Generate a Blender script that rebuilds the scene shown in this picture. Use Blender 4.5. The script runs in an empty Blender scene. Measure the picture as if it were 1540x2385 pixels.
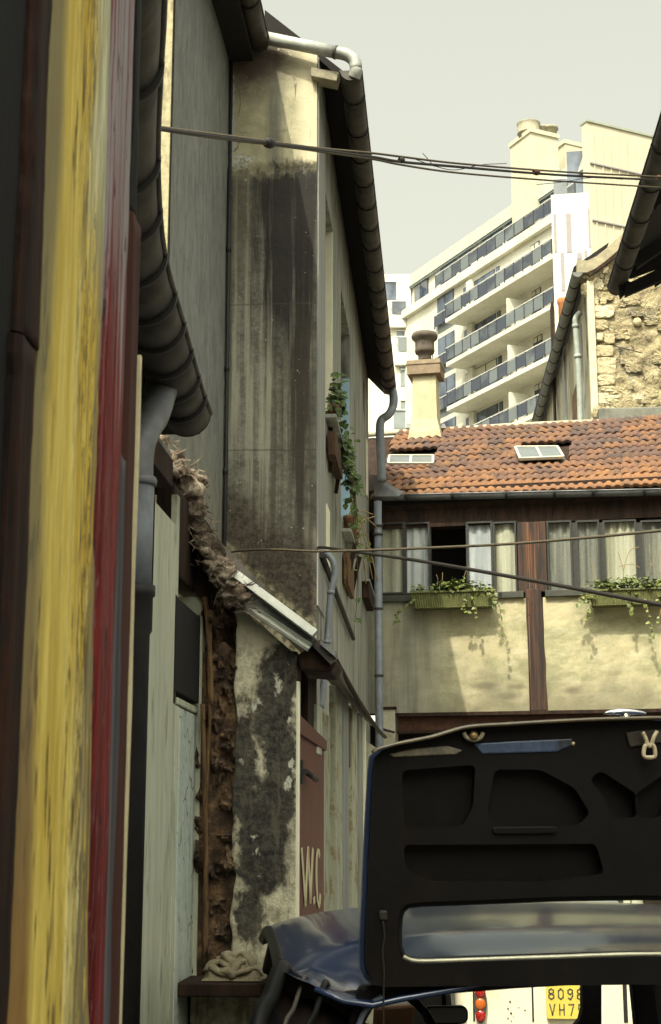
import bpy, math, random
from mathutils import Vector, Matrix, noise
R = math.radians
random.seed(7)
SC = bpy.context.scene
COL = SC.collection
V = Vector

# ------------------------------------------------------------------ camera, sky, sun, exposure
FPX, CX, CY = 3500.0, 770.0, 1192.5            # a 52.8 mm lens on a 36 mm tall frame
CAM = V((0, 0, 1.65))
PITCH = math.atan(757.5 / FPX)
YAW = math.atan((1040 - 770) / FPX * math.cos(PITCH))
cam = bpy.data.cameras.new('camera'); cob = bpy.data.objects.new('camera', cam); COL.objects.link(cob)
cob.location = CAM; cob.rotation_euler = (R(90) + PITCH, 0, YAW)
cam.sensor_fit = 'VERTICAL'; cam.sensor_height = 36; cam.sensor_width = 24
cam.lens = FPX / 2385 * 36; cam.clip_start = .05; cam.clip_end = 2000
cam.dof.use_dof = True; cam.dof.focus_distance = 9.5; cam.dof.aperture_fstop = 32
SC.camera = cob

SUN = V((.16, .55, -.82)).normalized()          # the way the light travels
sun_el = math.asin(-SUN.z); sun_az = math.atan2(-SUN.x, -SUN.y)
w = bpy.data.worlds.new('World'); SC.world = w; w.use_nodes = True
nt = w.node_tree; nt.nodes.clear()
sky = nt.nodes.new('ShaderNodeTexSky'); sky.sky_type = 'NISHITA'; sky.sun_disc = False
sky.sun_elevation = sun_el; sky.sun_rotation = sun_az
sky.air_density = 2.5; sky.dust_density = 10.0; sky.ozone_density = 1.0
bw = nt.nodes.new('ShaderNodeRGBToBW'); nt.links.new(sky.outputs[0], bw.inputs[0])
tint = nt.nodes.new('ShaderNodeMix'); tint.data_type = 'RGBA'; tint.blend_type = 'MULTIPLY'; tint.inputs[0].default_value = 1
nt.links.new(bw.outputs[0], tint.inputs[6]); tint.inputs[7].default_value = (1.0, 1.0, .84, 1)
hz = nt.nodes.new('ShaderNodeMix'); hz.data_type = 'RGBA'; hz.inputs[0].default_value = .93
nt.links.new(sky.outputs[0], hz.inputs[6]); nt.links.new(tint.outputs[2], hz.inputs[7])
bg = nt.nodes.new('ShaderNodeBackground'); bg.inputs[1].default_value = .15
wo = nt.nodes.new('ShaderNodeOutputWorld')
nt.links.new(hz.outputs[2], bg.inputs[0]); nt.links.new(bg.outputs[0], wo.inputs[0])
sl = bpy.data.lights.new('sun', 'SUN'); sl.energy = 2.05; sl.angle = R(.55); sl.color = (1, .93, .76)
so = bpy.data.objects.new('sun', sl); COL.objects.link(so); so.location = (-5, -10, 30)
so.rotation_euler = SUN.to_track_quat('-Z', 'Y').to_euler()
SC.view_settings.view_transform = 'Standard'; SC.view_settings.look = 'None'
SC.view_settings.exposure = 1.16; SC.view_settings.gamma = 1.0; SC.view_settings.use_curve_mapping = False
SC.cycles.max_bounces = 6; SC.cycles.diffuse_bounces = 3; SC.cycles.transparent_max_bounces = 10
SC.cycles.caustics_reflective = False; SC.cycles.caustics_refractive = False

# ------------------------------------------------------------------ sight lines: a pixel of the survey picture met with a real plane
ROT = cob.rotation_euler.to_matrix()
def ray(px, py): return ROT @ V(((px - CX) / FPX, -(py - CY) / FPX, -1))
def PY(px, py, Y): d = ray(px, py); return CAM + d * (Y / d.y)
def PX(px, py, X): d = ray(px, py); return CAM + d * (X / d.x)
def PZ(px, py, Z): d = ray(px, py); return CAM + d * ((Z - CAM.z) / d.z)
def PP(px, py, o, n): d = ray(px, py); return CAM + d * ((o - CAM).dot(n) / d.dot(n))

class Frame:
    """A wall's own axes: u along it, o out of it (towards the viewer), z up."""
    def __init__(s, org, u, n=None):
        s.o = V(org); s.o.z = 0
        s.u = V((u[0], u[1], 0)).normalized()
        s.n = V((s.u.y, -s.u.x, 0)) if n is None else V(n).normalized()
    def at(s, u, z, o=0): return s.o + s.u * u + s.n * o + V((0, 0, z))
    def uz(s, px, py, o=0):
        p = PP(px, py, s.o + s.n * o, s.n); d = p - s.o
        return d.dot(s.u), p.z
    def p(s, px, py, o=0): return PP(px, py, s.o + s.n * o, s.n)

# ------------------------------------------------------------------ mesh builder
class MB:
    def __init__(s): s.v = []; s.f = []; s.sm = []; s.mi = []; s.m = 0
    def face(s, idx, sm=False): s.f.append(tuple(idx)); s.sm.append(sm); s.mi.append(s.m)
    def pts(s, ps): k = len(s.v); s.v.extend(V(p) for p in ps); return k
    def quad(s, a, b, c, d): k = s.pts((a, b, c, d)); s.face((k, k+1, k+2, k+3))
    def box8(s, c):
        k = s.pts(c)
        for q in ((0,3,2,1),(4,5,6,7),(0,1,5,4),(1,2,6,5),(2,3,7,6),(3,0,4,7)): s.face([k+i for i in q])
    def box(s, x0, x1, y0, y1, z0, z1):
        s.box8([(x0,y0,z0),(x1,y0,z0),(x1,y1,z0),(x0,y1,z0),(x0,y0,z1),(x1,y0,z1),(x1,y1,z1),(x0,y1,z1)])
    def fbox(s, F, u0, u1, z0, z1, o0, o1):
        s.box8([F.at(u0,z0,o1),F.at(u1,z0,o1),F.at(u1,z0,o0),F.at(u0,z0,o0),F.at(u0,z1,o1),F.at(u1,z1,o1),F.at(u1,z1,o0),F.at(u0,z1,o0)])
    def pbox(s, F, a, b, o0, o1):
        """box whose front face fills the picture rectangle a-b on wall F"""
        z1 = F.uz(a[0], a[1], o1)[1]; z0 = F.uz(b[0], b[1], o1)[1]; ym = 1900 if b[1] > 2200 else (a[1]+b[1])/2
        u0 = F.uz(a[0], ym, o1)[0]; u1 = F.uz(b[0], ym, o1)[0]
        s.fbox(F, min(u0,u1), max(u0,u1), min(z0,z1), max(z0,z1), o0, o1)
    def bar(s, a, b, wd, ht, up=(0,0,1)):
        a = V(a); b = V(b); t = (b-a).normalized(); r = t.cross(V(up))
        r = r.normalized() if r.length > 1e-5 else V((1,0,0)); n = r.cross(t)
        r *= wd/2; n *= ht/2
        s.box8([a-r-n,b-r-n,b+r-n,a+r-n,a-r+n,b-r+n,b+r+n,a+r+n])
    def prism(s, poly, vec):
        n = len(poly); vec = V(vec); k = s.pts(poly); s.pts([V(p)+vec for p in poly])
        s.face(range(k, k+n)); s.face(range(k+2*n-1, k+n-1, -1))
        for i in range(n):
            j = (i+1) % n; s.face((k+i, k+n+i, k+n+j, k+j))
    def sweep(s, path, prof, side=None, smooth=True, caps=True):
        """closed profile [(a,b)] (a sideways, b up) carried along path"""
        path = [V(p) for p in path]; n = 0; k = len(s.v)
        for i, p in enumerate(path):
            t = (path[min(i+1, len(path)-1)] - path[max(i-1, 0)]).normalized()
            r = t.cross(V(side) if side else V((0,0,1)))
            if r.length < 1e-4: r = t.cross(V((0,1,.01)))
            r.normalize(); up = r.cross(t)
            pr = prof(i) if callable(prof) else prof
            n = len(pr)
            for a, b in pr: s.v.append(p + r*a + up*b)
        for i in range(len(path)-1):
            for j in range(n):
                q = (j+1) % n
                s.face((k+i*n+j, k+i*n+q, k+(i+1)*n+q, k+(i+1)*n+j), smooth)
        if caps:
            s.face([k+j for j in range(n-1, -1, -1)]); s.face([k+(len(path)-1)*n+j for j in range(n)])
    def tube(s, path, r, seg=10, caps=True, side=None):
        rr = r if isinstance(r, (list, tuple)) else None
        def pr(i):
            q = rr[i] if rr else r
            return [(q*math.cos(2*math.pi*j/seg), q*math.sin(2*math.pi*j/seg)) for j in range(seg)]
        s.sweep(path, pr, side, True, caps)
    def lathe(s, c, prof, seg=24):
        c = V(c); k = len(s.v); n = len(prof)
        for i in range(seg):
            a = 2*math.pi*i/seg
            for r, z in prof: s.v.append(c + V((r*math.cos(a), r*math.sin(a), z)))
        for i in range(seg):
            q = (i+1) % seg
            for j in range(n-1): s.face((k+i*n+j, k+q*n+j, k+q*n+j+1, k+i*n+j+1), True)
        s.face([k+i*n for i in range(seg-1,-1,-1)]); s.face([k+i*n+n-1 for i in range(seg)])
    def grid(s, nu, nv, fn, smooth=True, keep=None):
        k = len(s.v)
        for i in range(nu+1):
            for j in range(nv+1): s.v.append(V(fn(i/nu, j/nv)))
        for i in range(nu):
            for j in range(nv):
                if keep and not keep((i+.5)/nu, (j+.5)/nv): continue
                s.face((k+i*(nv+1)+j, k+(i+1)*(nv+1)+j, k+(i+1)*(nv+1)+j+1, k+i*(nv+1)+j+1), smooth)
    def ball(s, c, r, nu=10, nv=7, jit=0, sq=(1,1,1), sm=True):
        c = V(c); o = V((random.random()*50, random.random()*50, 0))
        def fn(a, b):
            th = 2*math.pi*a; ph = math.pi*b
            d = V((math.sin(ph)*math.cos(th), math.sin(ph)*math.sin(th), math.cos(ph)))
            q = r*(1 + jit*noise.noise(d*1.7+o) + jit*.6*noise.noise(d*4+o))
            return c + V((d.x*q*sq[0], d.y*q*sq[1], d.z*q*sq[2]))
        s.grid(nu, nv, fn, sm)
    def mesh(s, name, mats, org=V((0,0,0))):
        me = bpy.data.meshes.new(name)
        me.from_pydata([tuple(v-org) for v in s.v], [], s.f)
        for i, p in enumerate(me.polygons): p.use_smooth = s.sm[i]; p.material_index = s.mi[i]
        for m in (mats if isinstance(mats, (list, tuple)) else [mats]): me.materials.append(m)
        me.validate(); me.update()
        return me
    def build(s, name, mats, parent=None, bevel=0, flip=True):
        org = WORLD.get(parent.name, V((0,0,0))) if parent else V((0,0,0))
        me = s.mesh(name, mats, org)
        if flip:
            import bmesh
            bm = bmesh.new(); bm.from_mesh(me); bmesh.ops.recalc_face_normals(bm, faces=bm.faces); bm.to_mesh(me); bm.free()
        o = bpy.data.objects.new(name, me); COL.objects.link(o)
        if parent: o.parent = parent
        WORLD[o.name] = org
        if bevel:
            b = o.modifiers.new('edge', 'BEVEL'); b.width = bevel; b.segments = 2; b.limit_method = 'ANGLE'; b.angle_limit = R(40)
        return o
WORLD = {}
def thing(name, label, cat, loc=(0,0,0), group=None):
    o = bpy.data.objects.new(name, None); COL.objects.link(o); o.location = loc; o.empty_display_size = .1
    WORLD[o.name] = V(loc); return tag(o, label, cat, group)
def tag(o, label, cat, group=None):
    o['label'] = label; o['category'] = cat
    if group: o['group'] = group
    return o
def struct(o): o['kind'] = 'structure'; return o
def stuff(o): o['kind'] = 'stuff'; return o
def inst(name, src, parent, mtx):
    """another piece sharing src's mesh; mtx places it in the parent's space"""
    o = bpy.data.objects.new(name, src.data if hasattr(src, 'data') else src); COL.objects.link(o); o.parent = parent
    o.matrix_local = mtx; WORLD[o.name] = WORLD.get(parent.name, V((0,0,0))); return o
def fr(x, s=1.0, o=0): return noise.fractal(V((x[0]*s+o, x[1]*s+o*.7, x[2]*s)), 1.0, 2.0, 5)
def arc(c, r, a0, a1, n=8): return [(c[0]+r*math.cos(R(a0+(a1-a0)*i/n)), c[1]+r*math.sin(R(a0+(a1-a0)*i/n))) for i in range(n+1)]
def spline(pts, n=6):
    pts = [V(p) for p in pts]; out = []
    for i in range(len(pts)-1):
        p0 = pts[max(i-1,0)]; p1 = pts[i]; p2 = pts[i+1]; p3 = pts[min(i+2,len(pts)-1)]
        for k in range(n):
            t = k/n
            out.append(.5*((2*p1)+(p2-p0)*t+(2*p0-5*p1+4*p2-p3)*t*t+(3*p1-p0-3*p2+p3)*t**3))
    out.append(pts[-1]); return out

# ------------------------------------------------------------------ materials
class Mat:
    def __init__(s, name):
        s.m = bpy.data.materials.new(name); s.m.use_nodes = True; s.nt = s.m.node_tree
        s.bs = s.nt.nodes['Principled BSDF']
        g = s.nt.nodes.new('ShaderNodeNewGeometry'); s.pos = g.outputs['Position']; s.geo = g
        sp = s.nt.nodes.new('ShaderNodeSeparateXYZ'); s.nt.links.new(s.pos, sp.inputs[0])
        s.x, s.y, s.z = sp.outputs
    def link(s, a, b):
        if isinstance(a, (int, float)): b.default_value = a
        elif isinstance(a, tuple): b.default_value = a if len(a) == 4 or b.type == 'VECTOR' else (*a, 1)
        else: s.nt.links.new(a, b)
    def math(s, op, a, b=0, clamp=False):
        n = s.nt.nodes.new('ShaderNodeMath'); n.operation = op; n.use_clamp = clamp
        s.link(a, n.inputs[0]); s.link(b, n.inputs[1]); return n.outputs[0]
    def mul(s, a, b): return s.math('MULTIPLY', a, b)
    def add(s, a, b): return s.math('ADD', a, b)
    def inv(s, a): return s.math('SUBTRACT', 1.0, a)
    def mx(s, a, b): return s.math('MAXIMUM', a, b)
    def ss(s, v, a, b):
        n = s.nt.nodes.new('ShaderNodeMapRange'); n.interpolation_type = 'SMOOTHSTEP'
        s.link(v, n.inputs[0])
        if a <= b: n.inputs[1].default_value = a; n.inputs[2].default_value = b; return n.outputs[0]
        n.inputs[1].default_value = b; n.inputs[2].default_value = a; n.inputs[3].default_value = 1; n.inputs[4].default_value = 0
        return n.outputs[0]
    def raw(s, sc=(1,1,1), d=5, r=.6, off=0, dist=0, vec=None):
        m = s.nt.nodes.new('ShaderNodeVectorMath'); m.operation = 'MULTIPLY_ADD'
        s.link(vec or s.pos, m.inputs[0]); m.inputs[1].default_value = sc if isinstance(sc, tuple) else (sc,)*3
        m.inputs[2].default_value = (off, off*.7+3, off*1.3)
        n = s.nt.nodes.new('ShaderNodeTexNoise'); n.inputs['Scale'].default_value = 1
        n.inputs['Detail'].default_value = d; n.inputs['Roughness'].default_value = r; n.inputs['Distortion'].default_value = dist
        s.nt.links.new(m.outputs[0], n.inputs['Vector']); return n.outputs['Fac']
    def noise(s, sc, lo=.4, hi=.6, **k): return s.ss(s.raw(sc, **k), lo, hi)
    def vor(s, sc, lo, hi, feat='DISTANCE_TO_EDGE', dist=.0):
        v = s.pos
        m = s.nt.nodes.new('ShaderNodeVectorMath'); m.operation = 'MULTIPLY'; s.link(v, m.inputs[0]); m.inputs[1].default_value = sc if isinstance(sc, tuple) else (sc,)*3
        out = m.outputs[0]
        if dist:
            nn = s.nt.nodes.new('ShaderNodeTexNoise'); nn.inputs['Scale'].default_value = 1.3; s.nt.links.new(out, nn.inputs['Vector'])
            mm = s.nt.nodes.new('ShaderNodeVectorMath'); mm.operation = 'MULTIPLY_ADD'; s.nt.links.new(nn.outputs['Color'], mm.inputs[0])
            mm.inputs[1].default_value = (dist,)*3; s.nt.links.new(out, mm.inputs[2]); out = mm.outputs[0]
        n = s.nt.nodes.new('ShaderNodeTexVoronoi'); n.feature = feat; n.inputs['Scale'].default_value = 1
        s.nt.links.new(out, n.inputs['Vector']); return s.ss(n.outputs['Distance'], lo, hi)
    def blob(s, c, r, warp=.3, soft=.5, sc=6, off=0):
        """a patch with a ragged outline round world point c"""
        m = s.nt.nodes.new('ShaderNodeVectorMath'); m.operation = 'SUBTRACT'; s.link(s.pos, m.inputs[0]); m.inputs[1].default_value = tuple(c)
        d = s.nt.nodes.new('ShaderNodeVectorMath'); d.operation = 'DIVIDE'; s.nt.links.new(m.outputs[0], d.inputs[0]); d.inputs[1].default_value = r
        l = s.nt.nodes.new('ShaderNodeVectorMath'); l.operation = 'LENGTH'; s.nt.links.new(d.outputs[0], l.inputs[0])
        nn = s.raw(sc, d=6, r=.65, off=off)
        q = s.add(l.outputs['Value'], s.mul(s.add(nn, -.5), warp*4))
        return s.ss(q, 1.0, 1.0-soft)
    def mix(s, f, a, b, mode='MIX'):
        n = s.nt.nodes.new('ShaderNodeMix'); n.data_type = 'RGBA'; n.blend_type = mode
        s.link(f, n.inputs[0]); s.link(a, n.inputs[6]); s.link(b, n.inputs[7]); return n.outputs[2]
    def rnd(s):
        n = s.nt.nodes.new('ShaderNodeObjectInfo'); return n.outputs['Random']
    def ramp(s, f, stops, const=False):
        n = s.nt.nodes.new('ShaderNodeValToRGB'); s.link(f, n.inputs[0]); e = n.color_ramp.elements
        if const: n.color_ramp.interpolation = 'CONSTANT'
        while len(e) < len(stops): e.new(.5)
        for i, (p, c) in enumerate(stops): e[i].position = p; e[i].color = (*c, 1)
        return n.outputs[0]
    def out(s, col, rough=.8, bump=None, bs=.3, bd=.01, metal=0, spec=.5, **k):
        s.link(col, s.bs.inputs['Base Color']); s.link(rough, s.bs.inputs['Roughness']); s.link(metal, s.bs.inputs['Metallic'])
        s.bs.inputs['Specular IOR Level'].default_value = spec
        for q, v in k.items(): s.bs.inputs[q.replace('_', ' ')].default_value = v
        if bump is not None:
            n = s.nt.nodes.new('ShaderNodeBump'); n.inputs['Strength'].default_value = bs; n.inputs['Distance'].default_value = bd
            s.link(bump, n.inputs['Height']); s.nt.links.new(n.outputs[0], s.bs.inputs['Normal'])
        return s.m

def plain(name, c, rough=.8, var=.25, sc=9, bump=.25, bd=.006, metal=0, spec=.4, stretch=1.0, dirt=None):
    """one paint, metal or render: its colour with grain, blotches and a little relief"""
    b = Mat(name); n1 = b.raw((sc, sc, sc*stretch), d=6, r=.65); n2 = b.raw((sc*7, sc*7, sc*7*stretch), d=3, off=5)
    f = b.ss(b.add(b.mul(n1, .7), b.mul(n2, .3)), .3, .7)
    lo = tuple(q*(1-var) for q in c); hi = tuple(min(1, q*(1+var*.7)) for q in c)
    col = b.mix(f, lo, hi)
    if dirt: col = b.mix(b.noise((sc*.6, sc*.6, sc*.25*stretch), .5, .72, off=11, r=.7), col, dirt)
    return b.out(col, rough, b.add(b.mul(n1, .5), b.mul(n2, .5)), bump, bd, metal, spec)
# ------------------------------------------------------------------ materials of the place
def m_yellow():
    b = Mat('yellow_worn_paint')
    st = b.raw((40, 42, 3.0), d=9, r=.72, off=2); st2 = b.raw((100, 150, 8), d=6, r=.68, off=9); bl = b.raw((100, 130, 34), d=5, r=.65, off=4)
    c = b.mix(b.ss(st, .38, .62), (.50, .31, .03), (.86, .64, .09))
    c = b.mix(b.noise((30, 50, 1.6), .52, .62, off=21), c, (.80, .72, .36))
    c = b.mix(b.mul(b.ss(st2, .52, .60), .85), c, (.20, .15, .055))
    c = b.mix(b.mul(b.ss(bl, .54, .60), b.ss(st, .42, .52)), c, (.05, .035, .02))
    c = b.mix(b.mul(b.noise((90, 190, 30), .54, .60, off=14), b.ss(st, .42, .55)), c, (.11, .075, .03)); c = b.mix(b.mul(b.noise((90, 170, 30), .60, .68, off=24), .8), c, (.74, .62, .22))
    big = b.mul(b.noise((12, 16, 1.7), .53, .60, off=81), b.ss(st2, .40, .54)); c = b.mix(b.mul(big, .8), c, (.13, .09, .035))
    c = b.mix(b.mul(b.noise((26, 34, 5), .60, .64, off=171, d=8, r=.72), .9), c, b.mix(b.ss(st2, .4, .6), (.05, .04, .03), (.22, .17, .08)))
    ck = b.inv(b.vor((150, 170, 42), .015, .07, dist=.7)); c = b.mix(b.mul(ck, b.mul(b.noise((30, 40, 9), .46, .58, off=91), .75)), c, (.16, .10, .03))
    wear = b.ss(b.add(b.y, b.mul(b.add(b.raw((8, 8, 2.2), off=31), -.5), .16)), 1.0, 1.045)
    c = b.mix(b.mul(wear, b.ss(st2, .38, .52)), c, (.22, .19, .11))
    clean = b.mul(b.ss(b.add(b.y, b.mul(b.add(b.raw((9, 12, 1.8), d=5, off=131), -.5), .30)), 1.035, .965), .85); c = b.mix(clean, c, b.mix(b.ss(st, .36, .66), (.58, .42, .07), (.86, .71, .20))); c = b.mix(b.mul(b.mul(b.noise((70, 120, 14), .54, .61, off=151), b.noise((9, 13, 2.6), .45, .58, off=161)), .95), c, (.13, .085, .03))
    left = b.ss(b.add(b.y, b.mul(b.add(b.raw((8, 8, 1.6), off=41), -.5), .06)), .928, .906)
    c = b.mix(b.mul(left, .85), c, b.mix(b.ss(b.z, 1.9, 1.4), (.15, .135, .085), (.20, .075, .022)))
    pale = b.mul(b.ss(b.add(b.y, b.mul(b.add(b.raw((8, 8, 2.5), off=61), -.5), .10)), .985, 1.01), b.ss(b.add(b.z, b.mul(b.add(st2, -.5), .3)), 2.0, 2.16))
    c = b.mix(b.mul(pale, .85), c, b.mix(b.ss(st2, .42, .56), (.72, .74, .56), (.42, .40, .22)))
    return b.out(c, .75, b.add(b.mul(st, .6), b.mul(st2, .4)), .7, .008, spec=.2)
def m_red():
    b = Mat('red_worn_paint')
    st = b.raw((60, 190, 4), d=7, r=.66, off=3); st2 = b.raw((30, 260, 3.0), d=5, r=.62, off=13)
    c = b.mix(b.ss(st, .4, .6), (.085, .006, .007), (.21, .022, .021))
    top = b.ss(b.add(b.z, b.mul(b.add(st2, -.5), .9)), 2.02, 2.16)
    c = b.mix(b.mul(b.mx(b.ss(st2, .57, .66), b.mul(top, b.ss(st2, .38, .5))), b.add(.30, b.mul(top, .7))), c, (.30, .27, .28))
    c = b.mix(b.noise((60, 120, 22), .60, .68, off=7), c, (.03, .012, .012)); c = b.mix(b.mul(b.noise((60, 330, 40), .58, .66, off=17), .6), c, (.26, .13, .13))
    return b.out(c, .7, st, .7, .006, spec=.2)
def streaky(name, lo, hi, sc=(30, 30, .8), rough=.8, dark=None, bs=.5, spec=.2):
    b = Mat(name); st = b.raw(sc, d=7, r=.62, off=6); f = b.raw((sc[0]*3, sc[1]*3, sc[2]*4), d=4, off=8)
    c = b.mix(b.ss(b.add(b.mul(st, .65), b.mul(f, .35)), .34, .66), lo, hi)
    if dark: c = b.mix(b.noise((sc[0]*.6, sc[1]*.6, sc[2]*2.2), .55, .7, off=15), c, dark)
    return b.out(c, rough, b.add(b.mul(st, .5), b.mul(f, .5)), bs, .006, spec=spec)

MAT = {}
MAT['yellow'] = m_yellow(); MAT['red'] = m_red()
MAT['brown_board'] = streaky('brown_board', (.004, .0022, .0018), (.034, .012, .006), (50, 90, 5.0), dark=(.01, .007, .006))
MAT['shade_board'] = streaky('shade_board', (.002, .002, .002), (.007, .006, .006), (26, 40, 1.2))  # near-black colour puts in the shade on rear boards and in gaps
MAT['slate_strip'] = streaky('blue_grey_paint', (.03, .028, .03), (.12, .12, .14), (40, 90, 1.5))
MAT['maroon'] = streaky('maroon_brown_paint', (.038, .012, .009), (.06, .02, .014), (20, 40, .8))
MAT['cream_edge'] = plain('cream_painted_edge', (.55, .48, .30), .6, .15, 20)
MAT['zinc'] = plain('weathered_zinc', (.17, .175, .18), .55, .28, 5, .15, .004, .35, dirt=(.07, .07, .075))
MAT['zinc_dark'] = plain('dark_old_zinc', (.07, .062, .052), .6, .35, 6, .2, .004, .3, dirt=(.025, .02, .018))
MAT['zinc_pale'] = plain('pale_zinc', (.44, .45, .40), .5, .25, 5, .15, .004, .1, dirt=(.22, .23, .22))
MAT['grey_pipe'] = plain('grey_painted_pipe', (.19, .21, .235), .55, .2, 12, .15, .003, .1, dirt=(.10, .10, .10))
MAT['pipe_brown'] = plain('cast_iron', (.022, .021, .020), .6, .3, 14, .3, .004, .2)
MAT['dark_wood'] = streaky('dark_old_timber', (.012, .008, .006), (.045, .024, .015), (14, 14, 2.0))
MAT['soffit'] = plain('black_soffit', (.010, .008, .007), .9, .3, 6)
MAT['cable'] = plain('black_cable', (.018, .015, .012), .6, .3, 30)
MAT['cable_tan'] = plain('dusty_cable', (.085, .067, .042), .7, .3, 30)
MAT['rust'] = plain('rusty_iron', (.09, .038, .022), .8, .4, 12, .4, .004, dirt=(.03, .016, .012))
MAT['dark_int'] = plain('dark_interior', (.008, .007, .006), .9)

def m_grey_wall():
    b = Mat('grey_cement_wall')
    a = b.raw((13, 11, 4.5), d=8, r=.7, off=1, dist=.6); c2 = b.raw((50, 60, 14), d=5, r=.7, off=6); big = b.raw((.9, .9, .55), d=4, off=9)
    f = b.ss(b.add(b.add(b.mul(a, .6), b.mul(c2, .25)), b.mul(big, .15)), .36, .62)
    c = b.mix(f, (.115, .122, .115), (.235, .245, .225))
    c = b.mix(b.mul(b.noise((20, 14, .6), .54, .7, off=22), .25), c, (.33, .34, .31))
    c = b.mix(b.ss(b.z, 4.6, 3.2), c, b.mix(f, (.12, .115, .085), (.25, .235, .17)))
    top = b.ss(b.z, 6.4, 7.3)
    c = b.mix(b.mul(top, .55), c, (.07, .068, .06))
    return b.out(c, .85, b.add(a, b.mul(c2, .5)), .35, .01)
MAT['grey_wall'] = m_grey_wall()

def m_stain_wall():
    """front of the second house: cement render streaked by rain, an old whitewashed band above"""
    b = Mat('stained_render')
    fine = b.raw(38, d=5, r=.7, off=2); mid = b.raw(5, d=7, r=.66, off=5); drip = b.raw((13, 13, .30), d=6, r=.6, off=8, dist=.15)
    base = b.mix(b.ss(b.add(b.mul(mid, .5), b.mul(fine, .5)), .36, .64), (.095, .092, .072), (.245, .238, .19))
    base = b.mix(b.mul(b.ss(drip, .5, .64), .8), base, (.37, .36, .28))
    base = b.mix(b.mul(b.ss(b.raw((15, 15, .22), d=5, off=33), .50, .62), .8), base, (.075, .066, .05))
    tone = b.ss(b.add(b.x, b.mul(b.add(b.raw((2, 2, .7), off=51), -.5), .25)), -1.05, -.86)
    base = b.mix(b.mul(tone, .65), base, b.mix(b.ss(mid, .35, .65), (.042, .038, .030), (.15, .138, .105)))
    # the smear of soot under the band
    s1 = b.blob(PY(672, 505, 10.15), (.34, .5, 1.35), .16, .8, (9, 9, 1.6), 3)
    s2 = b.blob(PY(640, 430, 10.15), (.34, .5, .34), .16, .9, 6, 13)
    s3 = b.blob(PY(700, 860, 10.15), (.16, .5, 2.2), .16, .9, (11, 11, .8), 23)
    s4 = b.blob(PY(560, 500, 10.15), (.13, .5, 1.0), .15, .95, 6, 29)
    base = b.mix(b.mul(s2, .7), base, (.06, .052, .04)); base = b.mix(b.mul(s4, .6), base, (.075, .055, .035))
    dr = b.raw((17, 17, .5), d=6, r=.65, off=77)
    s3 = b.math('MULTIPLY', b.mul(s3, b.ss(dr, .36, .58)), 1.5, True); s1 = b.math('MULTIPLY', b.mul(s1, b.add(.45, b.mul(.55, b.ss(dr, .38, .55)))), 1.9, True)
    base = b.mix(b.mul(s3, .92), base, (.035, .027, .019)); base = b.mix(b.mul(s1, .95), base, (.014, .012, .010))
    # soot creeping up from the lean-to roof
    low = b.ss(b.add(b.z, b.add(b.mul(b.add(b.x, 1.2), .75), b.mul(b.add(b.raw(4, d=6, off=17), -.5), .6))), 4.0, 3.62)
    base = b.mix(b.mul(low, .9), base, b.mix(b.ss(fine, .4, .6), (.018, .014, .010), (.07, .052, .035)))
    edge = b.ss(b.add(b.z, b.add(b.mul(b.add(b.x, 1.2), .9), b.mul(b.add(b.raw(9, d=6, off=37), -.5), .35))), 3.42, 3.30)
    base = b.mix(b.mul(edge, .9), base, b.mix(b.noise(22, .4, .6, off=3), (.10, .085, .05), (.36, .32, .21)))
    # the pale band
    bz = b.add(b.z, b.mul(b.add(b.raw((7, 7, 3), d=8, r=.72, off=41), -.5), .55))
    band = b.mul(b.ss(bz, 6.34, 6.50), .96)
    pale = b.mix(b.ss(mid, .35, .65), (.32, .30, .19), (.47, .43, .28))
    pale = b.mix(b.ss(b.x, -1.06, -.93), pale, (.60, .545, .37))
    pale = b.mix(b.mul(b.blob(PY(640, 300, 10.15), (.10, .5, .75), .3, .9, (9, 9, 1.2), 61), .75), pale, (.10, .105, .09))
    pale = b.mix(b.mul(b.blob(PY(600, 120, 10.15), (.42, .5, .50), .2, .7, 6, 67), .95), pale, (.055, .035, .026))
    pale = b.mix(b.mul(b.noise((16, 16, 1.0), .57, .68, off=71), .6), pale, (.15, .145, .11))
    pale = b.mix(b.mul(b.inv(b.vor((2.6, 2.6, 2.0), .004, .016, dist=.9)), b.noise(3.1, .5, .6, off=88)), pale, (.16, .14, .10))
    c = b.mix(band, base, pale)
    chip = b.mul(b.blob(PY(556, 378, 10.15), (.12, .5, .08), .45, .3, 14, 5), b.noise(40, .45, .55, off=9))
    c = b.mix(chip, c, (.50, .53, .52))
    c = b.mix(b.mul(b.blob(PY(540, 290, 10.15), (.035, .5, .42), .5, .4, 14, 15), b.noise(40, .4, .5, off=9)), c, (.42, .45, .45))
    lip = b.mul(b.ss(bz, 6.385, 6.40), b.ss(bz, 6.46, 6.43)); c = b.mix(b.mul(lip, .25), c, (.05, .045, .035))
    for k, zz in enumerate((5.38, 4.30)):
        jn = b.ss(b.math('ABSOLUTE', b.add(b.add(b.z, -zz), b.mul(b.add(b.raw(6, off=81+k), -.5), .03))), .010, .003)
        c = b.mix(b.mul(jn, .5), c, (.05, .045, .035))
    spk = b.noise(30, .73, .76, off=91, d=2); c = b.mix(b.mul(spk, .6), c, (.6, .58, .5))
    return b.out(c, .9, b.add(b.add(b.mul(fine, .5), mid), b.mul(band, .4)), .6, .012)
MAT['stain_wall'] = m_stain_wall()

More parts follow.
